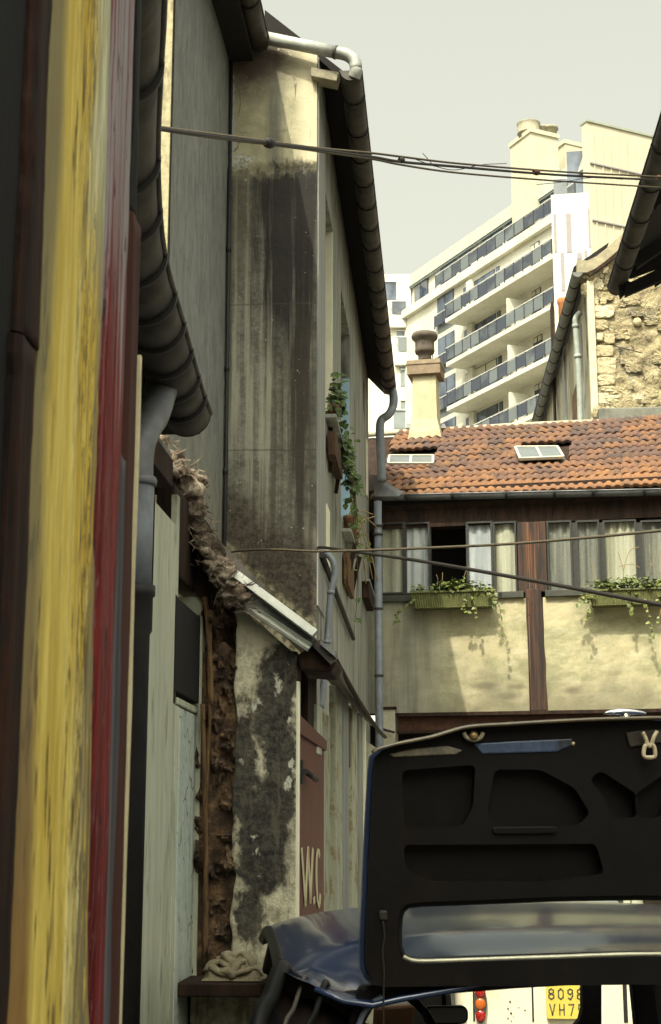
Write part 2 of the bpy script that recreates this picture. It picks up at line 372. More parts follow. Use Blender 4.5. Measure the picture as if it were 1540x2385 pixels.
def m_shed_plaster():
    b = Mat('mouldy_lime_plaster')
    fine = b.raw(40, d=5, r=.7, off=2); mid = b.raw(9, d=8, r=.7, off=5); big = b.raw((3.4, 3.4, 2.3), d=6, r=.62, off=14)
    c = b.mix(b.ss(b.add(b.mul(mid, .55), b.mul(fine, .45)), .36, .62), (.26, .235, .155), (.60, .56, .41))
    blk = b.mix(b.ss(fine, .4, .6), (.014, .012, .010), (.055, .048, .036))
    def P(x, y): return PY(x, y, 5.4)
    for k, (x, y, rx, rz, wp) in enumerate(((622, 1940, .10, .24, .28), (640, 1640, .09, .25, .4), (610, 2010, .11, .14, .4), (665, 1560, .07, .12, .4), (566, 1800, .06, .3, .5), (580, 2130, .06, .12, .5), (655, 1800, .07, .28, .55))):
        c = b.mix(b.mul(b.blob(P(x, y), (rx, .6, rz), wp*.75, .32, (22, 22, 16), 7*k), .96), c, blk)
    c = b.mix(b.mul(b.blob(P(590, 1470, ), (.20, .6, .07), .4, .5, 12, 77), .8), c, (.44, .41, .29))
    c = b.mix(b.noise((14, 14, 9), .62, .68, off=61), c, (.46, .45, .36))
    c = b.mix(b.mul(b.noise((26, 26, 3), .55, .66, off=71), .6), c, (.10, .09, .06))
    return b.out(c, .92, b.add(mid, b.mul(fine, .6)), .8, .012)
MAT['shed_plaster'] = m_shed_plaster()
def m_peel(name, base, under, spots, sc=7):
    b = Mat(name); mid = b.raw((sc*1.6, sc*1.6, sc), d=8, r=.7, off=5); fine = b.raw(40, d=4, off=3); st = b.raw((24, 24, .8), d=5, off=12)
    c = b.mix(b.ss(st, .35, .65), tuple(q*.72 for q in base), base)
    c = b.mix(b.ss(mid, .52, .58), c, under); c = b.mix(b.mul(b.ss(mid, .64, .68), 1.0), c, spots)
    c = b.mix(b.mul(b.ss(fine, .6, .7), .4), c, (.1, .09, .06))
    return b.out(c, .85, b.add(mid, b.mul(fine, .4)), .6, .01)
MAT['peel'] = m_peel('peeling_limewash', (.44, .44, .32), (.27, .22, .12), (.09, .08, .05), 9)
MAT['side_wall'] = streaky('grey_rain_streaked_render', (.15, .155, .135), (.34, .345, .30), (3.5, 6, .55), .88, (.09, .088, .07))
MAT['corner_trim'] = streaky('grey_corner_board', (.20, .205, .195), (.34, .345, .32), (30, 20, .8))
MAT['cream_reveal'] = plain('cream_reveal_paint', (.74, .71, .54), .6, .1, 6)
MAT['blue_paint'] = plain('pale_blue_paint', (.36, .55, .68), .55, .15, 5, dirt=(.3, .42, .48))
MAT['green_white'] = streaky('pale_green_paint', (.44, .455, .34), (.62, .63, .48), (14, 22, 1.6), .55, (.30, .30, .21), .3)
def m_cracked():
    b = Mat('cracked_pale_blue_paint'); fine = b.raw(40, d=4, off=3); st = b.raw((20, 20, 1.4), d=6, off=12)
    c = b.mix(b.ss(b.add(b.mul(st, .6), b.mul(fine, .4)), .35, .65), (.44, .50, .43), (.64, .70, .62))
    c = b.mix(b.noise(26, .64, .69, off=9, d=3), c, (.2, .2, .14))
    cr = b.vor((6, 6, 3.2), .018, .004, dist=.8); c = b.mix(b.mul(cr, b.noise(3, .45, .6, off=2)), c, (.08, .08, .06))
    return b.out(c, .6, b.add(fine, b.inv(cr)), .4, .004)
MAT['cracked'] = m_cracked()
def m_debris():
    b = Mat('rotten_wattle_and_clay'); f = b.raw(26, d=7, r=.7, off=2); g = b.raw(8, d=5, off=7)
    c = b.ramp(b.add(b.mul(f, .55), b.mul(g, .45)), [(.36, (.018, .012, .008)), (.48, (.07, .042, .024)), (.56, (.17, .10, .05)), (.66, (.30, .20, .10))])
    return b.out(c, .95, f, .9, .02)
MAT['debris'] = m_debris()
def m_wool():
    b = Mat('tattered_fibre'); f = b.raw((60, 60, 30), d=6, r=.7, off=2); g = b.raw(7, d=4, off=7)
    c = b.ramp(b.add(b.mul(f, .4), b.mul(g, .6)), [(.38, (.03, .022, .016)), (.5, (.14, .10, .07)), (.62, (.40, .34, .25))])
    return b.out(c, .95, f, .9, .015)
MAT['wool'] = m_wool()
MAT['wc_red'] = plain('oxblood_door_paint', (.135, .036, .024), .6, .18, 12, .3, dirt=(.10, .045, .03), stretch=.3)
MAT['sign_paint'] = plain('cream_sign_paint', (.62, .55, .34), .6, .1, 20)
MAT['rag'] = plain('dirty_cloth', (.22, .185, .12), .95, .45, 16, .6, .01)
MAT['tan_wood'] = streaky('bare_tan_lath', (.045, .026, .014), (.20, .12, .055), (40, 40, 5), dark=(.03, .02, .012))
MAT['glass'] = (lambda b: b.out((.03, .035, .035), .06, None, spec=.8))(Mat('window_glass'))
MAT['dark_glass'] = MAT['glass']
def m_clear(name, tintc, refl):
    b = Mat(name); nt = b.nt; nt.nodes.remove(b.bs)
    t = nt.nodes.new('ShaderNodeBsdfTransparent'); t.inputs[0].default_value = (*tintc, 1)
    g = nt.nodes.new('ShaderNodeBsdfGlossy'); g.inputs['Roughness'].default_value = .03; g.inputs[0].default_value = (1, 1, 1, 1)
    fz = nt.nodes.new('ShaderNodeFresnel'); fz.inputs[0].default_value = 1.5
    q = b.math('ADD', b.mul(fz.outputs[0], b.inv(b.geo.outputs['Backfacing'])), refl, True)
    mx = nt.nodes.new('ShaderNodeMixShader'); nt.links.new(q, mx.inputs[0]); nt.links.new(t.outputs[0], mx.inputs[1]); nt.links.new(g.outputs[0], mx.inputs[2])
    nt.links.new(mx.outputs[0], nt.nodes['Material Output'].inputs[0]); return b.m
MAT['clear'] = m_clear('clear_glass', (.95, .95, .94), .02)

# ------------------------------------------------------------------ the setting
def m_ground():
    b = Mat('worn_yard_paving'); a = b.raw(1.6, d=8, r=.65, off=3); f = b.raw(30, d=4)
    c = b.mix(b.ss(b.add(b.mul(a, .6), b.mul(f, .4)), .35, .65), (.10, .095, .08), (.20, .19, .155))
    return b.out(c, .9, f, .5, .01)
g = MB(); g.grid(8, 8, lambda a, b_: (-600+1200*a, -400+1200*b_, 0), False); struct(g.build('ground', m_ground()))

# unseen house added behind the viewer, its outline set to shade the near yard
t = thing('shade_house', 'tall unseen house added behind the viewpoint to shade the yard', 'house', (0, -10, 0))
m = MB(); m.box(-9.5, -1.2, -14, -7, 0, 20.9); m.build('wall', plain('shade_house_render', (.32, .30, .24)), t)
m = MB(); m.box(1.2, 7, -14, -7, 0, 5.5); m.box(-1.2, 1.2, -14, -7, 3.4, 5.5); m.build('wall', bpy.data.materials['shade_house_render'], t)

# ------------------------------------------------------------------ foreground gate: weathered boards standing at arm's length
GX = -.25
gate = thing('wooden_gate', 'weathered yellow and red painted gate boards, blurred, filling the near edge', 'gate', (GX-.03, 1.0, 0))
def gy(px, x=GX): return PX(px, 1192, x).y
def plank(name, mat, p0, p1, x1, depth, z0=0.0, z1=3.0, rag=.002, lab=None, cup=0, t0=0, t1=0):
    """an upright board with ragged, worn long edges and a slightly uneven face"""
    y0, y1 = gy(p0, x1), gy(p1, x1); y0 = max(y0, .5); mb = MB(); nz = 150; ny = 8; o = random.random()*40
    def e(k, z): return rag*(noise.fractal(V((k*9+o, z*9, 0)), 1, 2, 5)*1.4 + noise.noise(V((k+o, z*45, 3)))*.7)
    ring = []
    for i in range(nz+1):
        z = z0+(z1-z0)*i/nz; dz_ = max(0, 1.88-z); dz_ = min(dz_, .45); a = y0+e(1, z)+t0*dz_; b_ = y1+e(2, z)+t1*dz_
        row = [V((x1-depth, a, z))]
        for j in range(ny+1):
            q = j/ny; y = a+(b_-a)*q
            row.append(V((x1 + .0018*noise.fractal(V((y*60+o, z*2.2, 0)), 1, 2, 4) - cup*(2*q-1)**2 - (.004 if j in (0, ny) else 0), y, z)))
        row.append(V((x1-depth, b_, z))); ring.append(row)
    n = len(ring[0]); k = len(mb.v)
    for row in ring: mb.v.extend(row)
    for i in range(nz):
        for j in range(n): mb.face((k+i*n+j, k+i*n+(j+1) % n, k+(i+1)*n+(j+1) % n, k+(i+1)*n+j), 1 < j < n-3)
    mb.face([k+j for j in range(n)]); mb.face([k+nz*n+j for j in range(n)][::-1])
    ob = mb.build(name, MAT[mat], gate)
    if lab: ob['label'] = lab
    return ob
plank('plank', 'shade_board', -200, 30, GX-.009, .03, lab='rear board with its shade painted black')
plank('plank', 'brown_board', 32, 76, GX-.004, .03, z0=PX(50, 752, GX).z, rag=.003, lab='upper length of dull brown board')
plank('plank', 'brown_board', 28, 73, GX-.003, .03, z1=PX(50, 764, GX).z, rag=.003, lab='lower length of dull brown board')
plank('plank', 'shade_board', 66, 96, GX-.010, .03)
plank('plank', 'yellow', 84, 231, GX, .045, rag=.0035, t1=.10, lab='thickly painted yellow board')
plank('plank', 'red', 229, 284, GX-.002, .04, rag=.002, t0=.10, t1=-.02, lab='red board worn to grey wood near the top')
plank('plank', 'slate_strip', 274, 293, GX-.004, .03, rag=.002, z1=PX(285, 1050, GX).z)
plank('plank', 'maroon', 286, 315, GX-.0055, .03, rag=.0006, z1=PX(300, 440, GX).z)
plank('plank', 'shade_board', 280, 301, GX-.008, .03, rag=.003, z0=PX(300, 430, GX).z)
plank('edge_strip', 'cream_edge', 314.5, 319.5, GX-.005, .03, rag=.0004, z1=PX(316, 790, GX).z)

# ------------------------------------------------------------------ low house on the near left: shop front, wall, eaves
WX = -.88
low = thing('low_house', 'low old house at the near left with pale green shopfront woodwork', 'house', (WX-1, 3, 0))
F_low = Frame((WX, 0, 0), (0, 1, 0))
m = MB(); m.box(-3.2, WX-.10, 1.3, 5.36, 0, 3.02); m.build('wall', MAT['side_wall'], low)
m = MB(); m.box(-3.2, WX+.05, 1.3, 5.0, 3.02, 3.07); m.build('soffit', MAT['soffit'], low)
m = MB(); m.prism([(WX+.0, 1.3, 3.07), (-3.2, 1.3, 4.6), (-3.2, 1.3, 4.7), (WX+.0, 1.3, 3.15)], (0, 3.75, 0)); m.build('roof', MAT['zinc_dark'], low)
def lowbox(name, mat, a, b_, o0, o1, bev=.004, par=None):
    m = MB(); m.pbox(F_low, a, b_, o0, o1); return m.build(name, MAT[mat], par or low, bev)
lowbox('door_post', 'green_white', (330, 1130), (398, 2500), -.1, .0)
lowbox('moulding', 'green_white', (398, 1130), (404, 2500), -.1, -.018, .003)
lowbox('moulding', 'green_white', (405, 1640), (413, 2500), -.1, .006, .003)
lowbox('plinth_panel', 'cracked', (414, 1645), (462, 2500), -.1, -.012)
lowbox('end_post', 'green_white', (464, 1380), (470, 2480), -.1, .003, .003)
lowbox('window', 'dark_int', (408, 1385), (466, 1640), -.098, -.002)  # near-black flush slab stands for the shade of a recess
lowbox('sill', 'green_white', (414, 1640), (462, 1648), -.08, -.008)
lowbox('window_bar', 'dark_wood', (405, 1380), (412, 1640), -.08, -.004, .002)
m = MB(); m.pbox(F_low, (404, 1120), (470, 1395), -.1, -.03); m.build('fascia', MAT['dark_wood'], low, .01)
lowbox('eaves_board', 'dark_wood', (352, 1000), (404, 1138), -.1, .012)  # dark board added in place of the shade under the eaves
lowbox('trim_strip', 'tan_wood', (354.5, 1150), (359, 1400), -.1, .0, .002)

def gutter(name, label, path, r, mat, seams, group, side=None, endcap=True, parent=None, pw=None):
    """half-round sheet gutter made of lapped lengths"""
    t = parent or thing(name, label, 'gutter', path[0], group)
    path = [V(p) for p in path]
    prof = arc((0, 0), r, 180, 360, 12) + arc((0, 0), r-.006, 360, 180, 12)
    bead = [(a+r, b_+.0) for a, b_ in arc((0, 0), .009, 0, 315, 7)]
    # cut the path into lengths
    L = [0]
    for a, b_ in zip(path, path[1:]): L.append(L[-1]+(b_-a).length)
    def P(s):
        for i in range(len(L)-1):
            if s <= L[i+1]+1e-9: q = (s-L[i])/(L[i+1]-L[i]); return path[i].lerp(path[i+1], max(0, q))
        return path[-1]
    cuts = [0]+[s*L[-1] for s in seams]+[L[-1]]
    for i, (a, b_) in enumerate(zip(cuts, cuts[1:])):
        mb = MB(); n = max(2, int((b_-a)/.12)); k = 1+.006*(i % 2)
        ps = [P(a+(b_-a)*q/n) for q in range(n+1)]
        mb.sweep(ps, [(x*k, y*k) for x, y in prof])
        for sd in (1, -1):
            mb.sweep(ps, [(sd*x, y) for x, y in bead])
        sec = mb.build('gutter_section', mat, t)
        if i < len(cuts)-2:
            sb = MB(); tt = (P(b_+.01)-P(b_-.01)).normalized()
            q = arc((0, 0), r+.010, 178, 362, 14)+arc((0, 0), r-.002, 362, 178, 14)
            sb.sweep([P(b_)-tt*.009, P(b_)+tt*.009], q); sb.build('seam', MAT['pipe_brown'] if mat is not MAT['zinc_pale'] else mat, sec)
    if endcap:
        for e, s in ((path[-1], (path[-1]-path[-2]).normalized()), (path[0], (path[0]-path[1]).normalized())):
            mb = MB(); rr = s.cross(V((0, 0, 1))).normalized()
            mb.prism([e+rr*x+V((0, 0, y)) for x, y in arc((0, 0), r+.002, 180, 360, 12)], s*.006); mb.build('end_cap', mat, t)
    return t
zg = PY(490, 962, 4.77).z
gp = [PZ(x, y, zg) for x, y in ((372, -420), (375, -180), (377, 0), (367, 200), (364, 400), (381, 590), (428, 760), (468, 900), (490, 962))]
gp = [q+V((-.078, 0, 0)) for q in gp]
gp = [V((-.33, 1.5, zg))]+gp
gp = spline(gp, 5)
gutter('rain_gutter', 'sagging dark zinc gutter with an open round end beside the yellow gate', gp, .078, MAT['zinc_dark'], (.30, .42, .50, .58, .66, .73, .80, .875, .94), 'eaves gutters')
# its downpipe
dp = thing('downpipe', 'swan-necked grey downpipe dropping into a black iron pipe behind the gate', 'drainpipe', (-.80, 3.95, 0), 'rainwater downpipes')
c0 = PY(322, 1200, 3.95)
m = MB()
m.tube(spline([PY(384, 845, 4.35), PY(377, 890, 4.3), PY(368, 940, 4.2), PY(349, 985, 4.08), PY(329, 1028, 3.97), PY(322, 1075, 3.95), PY(322, 1125, 3.95)], 6), [.050]*10+[.046]*8+[.042]*19, 18, side=(1, 0, 0)); m.build('swan_neck', MAT['zinc'], dp)
zt = PY(322, 1375, 3.95).z
m = MB(); m.tube([(c0.x, 3.95, PY(322, 1118, 3.95).z), (c0.x, 3.95, zt)], .0415, 18, side=(1, 0, 0)); m.build('pipe', MAT['grey_pipe'], dp)
m = MB(); m.lathe((c0.x, 3.95, PY(322, 1122, 3.95).z), [(.045, -.012), (.049, -.006), (.049, .006), (.045, .012)]); m.build('collar', MAT['zinc'], dp)
m = MB(); m.lathe((c0.x, 3.95, 0), [(.040, 0), (.040, zt-.12), (.046, zt-.11), (.046, zt-.02), (.052, zt-.015), (.052, zt+.012), (.043, zt+.014)], 24); m.build('iron_pipe', MAT['pipe_brown'], dp)

# ------------------------------------------------------------------ the W.C. lean-to
GY = 5.4
def G(px, py, dy=0): return PY(px, py, GY+dy)
shed = thing('lean_to_shed', 'decaying mouldy lean-to with a broken roof edge and W.C. door', 'shed', (-.8, 6, 0))
F_gab = Frame((0, GY, 0), (1, 0, 0))
W0 = V((G(690, 1700).x, GY, 0)); W1 = V((-.50, 6.14, 0)); du = (W1-W0).normalized()
F_wc = Frame(W0, du)                                    # the long side of the lean-to, facing the alley
Lw = 3.9
# gable wall, plaster face with a ragged left edge
zt0, zt1 = G(540, 1400).z, G(690, 1528).z
x0, x1 = G(540, 1900).x, G(690, 1900).x
def gab(a, b_):
    z = b_*(zt0+(zt1-zt0)*a); xl = x0 + .018*noise.fractal(V((z*7, 3, 1)), 1, 2, 5)
    x = xl+(x1-xl)*a
    return (x, GY - .012 - .006*noise.fractal(V((x*14, z*14, 0)), 1, 2, 5) - (0 if a > 0 else -.05), z)
m = MB(); m.grid(26, 120, gab); m.build('gable_wall', MAT['shed_plaster'], shed)
m = MB(); m.box(-1.6, x1-.004, GY+.02, GY+.2, 0, zt1+.02); m.build('wall_core', MAT['debris'], shed)
# the torn-open strip: clay, laths and stones
def torn(a, b_):
    z = .9+b_*(G(520, 1400).z-.9); x = WX-.02+(x0+.035-WX)*a
    d = .06*noise.fractal(V((x*13, z*8, 5)), .8, 2.1, 7)+.03*noise.noise(V((x*34, z*26, 9)))
    return (x, GY+.035-d*1.3, z)
m = MB(); m.grid(44, 240, torn, False); m.build('torn_core', MAT['debris'], shed)
for k in range(16):
    z = 1.0+k/16*1.75+random.uniform(-.03, .03); x = random.uniform(WX+.045, x0-.01)
    m = MB(); m.ball((x, GY+random.uniform(.0, .03), z), random.uniform(.016, .036), 7, 5, 1.1, (1, .7, random.uniform(.5, 1.2)), False); m.build('stone', MAT['debris'], shed)
for (pa, pb, wd) in (((478, 1390), (492, 1640), .018), ((488, 1420), (478, 1900), .014), ((500, 1400), (520, 1430), .02), ((472, 1640), (478, 2240), .022)):
    a = G(*pa, -.04); b_ = G(*pb, -.035); mid = a.lerp(b_, .5)+V((.006, 0, 0)); m = MB(); m.sweep(spline([a, mid, b_], 5), [(-wd/2, -.008), (wd/2, -.008), (wd/2*.7, .008), (-wd/2*.6, .008)]); m.build('lath', MAT['tan_wood'], shed)
# alley side: frame posts, door, wall beyond
def wc(name, mat, a, b_, o0, o1, bev=.004, par=None):
    m = MB(); m.pbox(F_wc, a, b_, o0, o1); return m.build(name, MAT[mat], par or shed, bev)
m = MB(); m.fbox(F_wc, .0, .022, 0, 2.2, -.12, .012); m.build('corner_post', MAT['cream_reveal'], shed, .004)
ud, zd = F_wc.uz(755, 1742)
m = MB(); zl = G(690, 1700).z
m.prism([F_wc.at(.024, .05, .0), F_wc.at(ud, .05, .0), F_wc.at(ud, zd-.01, .0), F_wc.at(.024, zl, .0)], F_wc.n*-.04); door = m.build('door', MAT['wc_red'], shed, .003)
a1 = F_wc.at(.03, zl-.01, .002); 
m = MB(); m.prism([F_wc.at(.026, zl-.012, .012), F_wc.at(ud, zd-.012, .012), F_wc.at(ud, zd+.030, .012), F_wc.at(.026, zl+.055, .012)], F_wc.n*-.05); m.build('door_rail', MAT['wc_red'], shed, .003)
# latch
u_, z_ = F_wc.uz(699, 1790); m = MB(); m.fbox(F_wc, u_-.018, u_+.018, z_-.055, z_+.03, 0, .012); m.tube([F_wc.at(u_+.0, z_-.01, .02), F_wc.at(u_+.24, z_-.03, .03)], .011, 8); m.build('door_latch', MAT['pipe_brown'], door)
# the letters W. C painted on the door: thin raised brush strokes
def stroke(mb, pts, wd=.017):
    pts = [(699+(x-699)*.86, 2045+(y-2045)*.94) for x, y in pts]
    for a, b_ in zip(pts, pts[1:]):
        ua, za = F_wc.uz(*a); ub, zb = F_wc.uz(*b_)
        du_, dz_ = ub-ua, zb-za; l = math.hypot(du_, dz_); nx, nz_ = -dz_/l*wd/2*2.2, du_/l*wd/2
        e = .04; ua -= du_*e; za -= dz_*e; ub += du_*e; zb += dz_*e
        mb.prism([F_wc.at(ua+nx, za+nz_, .0025), F_wc.at(ub+nx, zb+nz_, .0025), F_wc.at(ub-nx, zb-nz_, .0025), F_wc.at(ua-nx, za-nz_, .0025)], F_wc.n*.002)
cc = [(749.5, 1992), (748, 1979), (744.5, 1978), (742, 1995), (741, 2030), (742, 2075), (744, 2100), (747.5, 2115), (750.5, 2108), (751.5, 2085)]
for nm, pls, wd_ in (('letter', ([(701, 1977), (711, 2108)], [(711, 2108), (718.5, 1974)], [(718.5, 1974), (725, 2102)], [(725, 2102), (731, 1976)]), .020), ('full_stop', ([(734.5, 2093), (735, 2108)],), .024), ('letter', (cc,), .020)):
    m = MB()
    for pl in pls: stroke(m, pl, wd_)
    m.build(nm, MAT['sign_paint'], door)
# open transom above the door
wc('transom_panel', 'peel', (690, 1570), (716, 1700), -.30, -.26)
wc('transom_post', 'dark_wood', (718, 1560), (738, 1706), -.09, -.01)
wc('white_post', 'green_white', (740, 1640), (750, 1760), -.06, .005)
m = MB(); m.fbox(F_wc, ud, Lw, 0, 2.16, -.2, -.012); m.build('side_wall', MAT['peel'], shed)
for a, b_, mt in ((784, 798, 'peel'), (801, 813, 'corner_trim'), (822, 833, 'peel'), (838, 846, 'side_wall'), (851, 854, 'cream_reveal')):
    wc('wall_board', mt, (a, 1556+(b_-780)*1.333+16), (b_, 2300), -.02, .014)
wc('wall_board', 'tan_wood', (813, 1645), (823, 1790), -.02, .004)
# roof: lean-to slab, falling to the alley, its near edge broken
e0 = G(372, 1052, -.06); e1 = G(782, 1536, -.06)
sl_ = (e1-e0).normalized(); nrm = V((-sl_.z, 0, sl_.x)); nrm = nrm if nrm.z > 0 else -nrm
m = MB(); m.prism([e0+V((-.7, 0, .62)), e1, e1-nrm*.025, e0+V((-.7, 0, .62))-nrm*.025], (0, 3.1, 0)); m.build('roof', MAT['zinc_dark'], shed)
# eaves end: black rotten box at the low corner
m = MB(); m.prism([G(690, 1528, -.02), G(746, 1486, -.02), G(785, 1538, -.02), G(772, 1566, -.02), G(700, 1560, -.02)], (0, .3, 0)); m.build('rotten_eave', MAT['dark_wood'], shed, .01)
m = MB(); m.prism([G(747, 1492, -.08), G(783, 1518, -.08), G(781, 1530, -.08), G(745, 1500, -.08)], (0, .1, 0)); m.build('roof_scrap', MAT['zinc'], shed)
# zinc verge strip with a rolled lower lip
def along(p0, p1, prof, name, mat, par, dy=-.07):
    a = G(*p0, dy); b_ = G(*p1, dy); t_ = (b_-a).normalized(); dn = V((0, 1, 0)).cross(t_); dn = dn if dn.z < 0 else -dn
    mb = MB(); poly = [a+dn*q+V((0, -o, 0)) for q, o in prof]; mb.prism(poly, b_-a); return mb.build(name, mat, par, .002)
vg = thing('verge_flashing', 'bright folded zinc strip sloping along the lean-to roof edge', 'flashing', G(640, 1400))
along((536, 1316), (742, 1470), [(0, -.01), (0, .035), (.030, .05), (.034, .03), (.034, -.01)], 'top_fold', MAT['zinc_pale'], vg)
along((549, 1345), (737, 1488), [(0, 0), (0, .012), (.055, .010), (.055, 0)], 'web', plain('tarnished_zinc', (.085, .09, .09), .5, .4, 9, .2, .004, .3, dirt=(.33, .34, .31)), vg)
along((566, 1408), (721, 1512), [(-.022, 0), (-.020, .022), (-.008, .012), (0, .026), (.012, .020), (.012, 0)], 'lower_lip', MAT['zinc_pale'], vg)
# tattered insulation felt hanging along the broken edge
wl = thing('roof_felt', 'tattered fibrous felt and straw hanging from the broken roof edge', 'roof felt', G(450, 1200))
pth = [G(372, 1030, -.10), G(392, 1075, -.12), G(425, 1105, -.12), G(448, 1150, -.12), G(452, 1200, -.1), G(470, 1250, -.1), G(490, 1290, -.1), G(515, 1330, -.1), G(540, 1370, -.1), G(560, 1400, -.1)]
m = MB(); sp = spline(pth, 8); rr = [.022+.03*abs(noise.noise(V((i*.23, 2, 1))))+(.016 if 10 < i < 34 else 0) for i in range(len(sp))]
k0 = len(m.v); m.tube(sp, rr, 16, side=(0, 1, 0))
for i in range(k0, len(m.v)):
    v = m.v[i]; m.v[i] = v + V((noise.fractal(v*28, 1, 2, 5), noise.fractal(v*28+V((9, 0, 0)), 1, 2, 5), noise.fractal(v*28+V((0, 9, 0)), 1, 2, 5)))*.022
m.build('felt_roll', MAT['wool'], wl)
for j, (px, py, r_) in enumerate(((398, 1072, .05), (440, 1120, .055), (418, 1140, .05), (446, 1175, .05), (430, 1185, .04), (478, 1262, .04), (505, 1320, .045), (545, 1385, .045), (470, 1235, .03))):
    m = MB(); m.ball(G(px, py, -.11), r_, 18, 14, .7, (1, .6, .8)); m.build('felt_tuft', MAT['wool'], wl)
m = MB()
for k in range(520):
    i = random.randrange(len(sp)); p = sp[i]+V((random.uniform(-.05, .05), random.uniform(-.04, .02), random.uniform(-.05, .045)))
    d = V((random.uniform(-.2, 1), random.uniform(-.4, .3), random.uniform(-.9, .5))).normalized()*random.uniform(.02, .07)
    q = V((0, 0, .0012)); m.quad(p-q, p+d*.5+V((0, 0, -.006)), p+d, p+q)
stuff(m.build('straw', MAT['wool'], wl, flip=False))
for (pa, pb, wd, mt) in (((474, 1215), (520, 1290), .022, 'dark_wood'), ((470, 1225), (508, 1292), .012, 'tan_wood'), ((376, 1022), (388, 1070), .02, 'dark_wood')):
    m = MB(); m.bar(G(*pa, -.07), G(*pb, -.07), wd, wd, (0, 1, 0)); m.build('batten', MAT[mt], shed, .002)
m = MB(); rnd = random.Random(3)
m.prism([G(372, 1075, -.01), G(470, 1235, -.01), G(570, 1410, -.01), G(545, 1440, -.01), G(520, 1410, -.01), G(498, 1450, -.01), G(470, 1395, -.01), G(400, 1330, -.01), G(395, 1180, -.01)], (0, .06, 0)); m.build('rotten_board', MAT['dark_wood'], shed)
# eaves rod along the alley side
pe = [V((G(778, 1530).x, 5.36, G(778, 1530).z)), V((-.385, 7, 2.25)), V((-.372, 8.6, 2.24)), V((-.365, 9.3, 2.25))]
m = MB(); m.tube(spline(pe, 6), .011, 8); m.build('eaves_gutter', MAT['dark_wood'], shed)

# ledge with a rag
lg = thing('stone_ledge', 'dark ledge shelf at the foot of the mouldy wall', 'ledge', G(540, 2300, -.2))
zz = G(540, 2288, -.25).z
m = MB(); m.box(WX-.02, -.50, GY-.28, GY+.0, zz-.045, zz); m.build('shelf', MAT['dark_wood'], lg, .006)
m = MB(); m.box(WX, -.52, GY-.2, GY-.01, 0, zz-.17); m.build('block', MAT['shed_plaster'], lg, .01)
m = MB(); m.box(WX, -.52, GY-.08, GY-.01, zz-.17, zz-.045); m.build('back_board', MAT['shed_plaster'], lg)
rg = MB()
def ragf(a, b_):
    x = G(474, 2280, -.2).x+a*.20; y = GY-.25+b_*.2
    e = min(a, 1-a, b_, 1-b_)*4
    h = .012+.045*(.5+.5*noise.noise(V((a*3.4, b_*2.3, 3))))+.040*(1-3*abs(noise.noise(V((a*5+b_*2, b_*4-a, 7)))))*.7-.030*abs(noise.noise(V((a*11, b_*8, 1))))
    h *= min(1, e*1.1)
    return (x+.012*noise.noise(V((a*6, b_*6, 11))), y, zz+.004+max(0, h))
rg.grid(60, 44, ragf)
for k in range(11):
    a0 = random.uniform(.0, .35); a1 = a0+random.uniform(.35, .65); bb = random.uniform(.1, .8)
    pth_ = []
    for i in range(7):
        q = i/6; v = ragf(a0+(a1-a0)*q, bb+.18*math.sin(q*4+k)); v = V(v); v.z += .006+.022*abs(noise.noise(V((q*3, k*2.3, 1)))); v.z = max(v.z, zz+.012); pth_.append(v)
    rw = random.uniform(.008, .016); rg.sweep(spline(pth_, 5), [(rw*1.5*math.cos(t_*math.pi/5), rw*math.sin(t_*math.pi/5)) for t_ in range(10)]);
 
tag(rg.build('rag', MAT['rag']), 'crumpled dirty rag lying on the dark ledge', 'rag')
# ------------------------------------------------------------------ tall grey house (first on the left)
X1 = -1.52; Y1 = 7.95; Y2 = 10.15
h1 = thing('grey_house', 'tall house with smooth grey cement side wall and sunlit edge strip', 'house', (X1-2, 9, 0))
m = MB(); m.grid(30, 60, lambda a, b_: (X1+.006*noise.noise(V((a*3, b_*6, 2))), Y1+.012+(Y2-Y1-.012)*a, 7.5*b_)); m.build('side_wall', MAT['grey_wall'], h1)
m = MB(); m.box(-6, X1-.012, Y1, Y2+6, 0, 7.55)
front = plain('sunlit_roughcast', (.47, .42, .26), .9, .3, 18, .8, .012, dirt=(.2, .17, .1)); m.build('front_wall', front, h1)
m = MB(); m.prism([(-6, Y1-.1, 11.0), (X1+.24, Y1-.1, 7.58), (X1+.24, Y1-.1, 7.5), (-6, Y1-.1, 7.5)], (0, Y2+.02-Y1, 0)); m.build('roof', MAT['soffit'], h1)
m = MB(); m.tube([(X1+.02, Y2-.03, 2.2), (X1+.022, Y2-.03, 4.2), (X1+.018, Y2-.03, 7.5)], .014, 8, side=(1, 0, 0)); m.build('conduit', MAT['pipe_brown'], h1)
for z in (4.15, 4.9, 5.8):
    m = MB(); m.lathe((X1+.02, Y2-.03, z), [(.014, -.02), (.019, -.018), (.019, .018), (.014, .02)], 10); m.build('pipe_clip', MAT['pipe_brown'], h1)
c1 = PY(603, 96, 10.05)
gutter('rain_gutter', 'dark gutter high at the top edge of the picture ending over a pale pipe', [(c1.x, Y1-.6, c1.z-.015), (c1.x, 9, c1.z-.008), (c1.x, 10.06, c1.z)], .076, MAT['zinc_dark'], (.3, .55, .78), 'eaves gutters')
m = MB(); m.box(-1.56, c1.x-.05, Y1-.3, Y2, 7.28, 7.50); m.build('eaves_box', MAT['soffit'], h1)

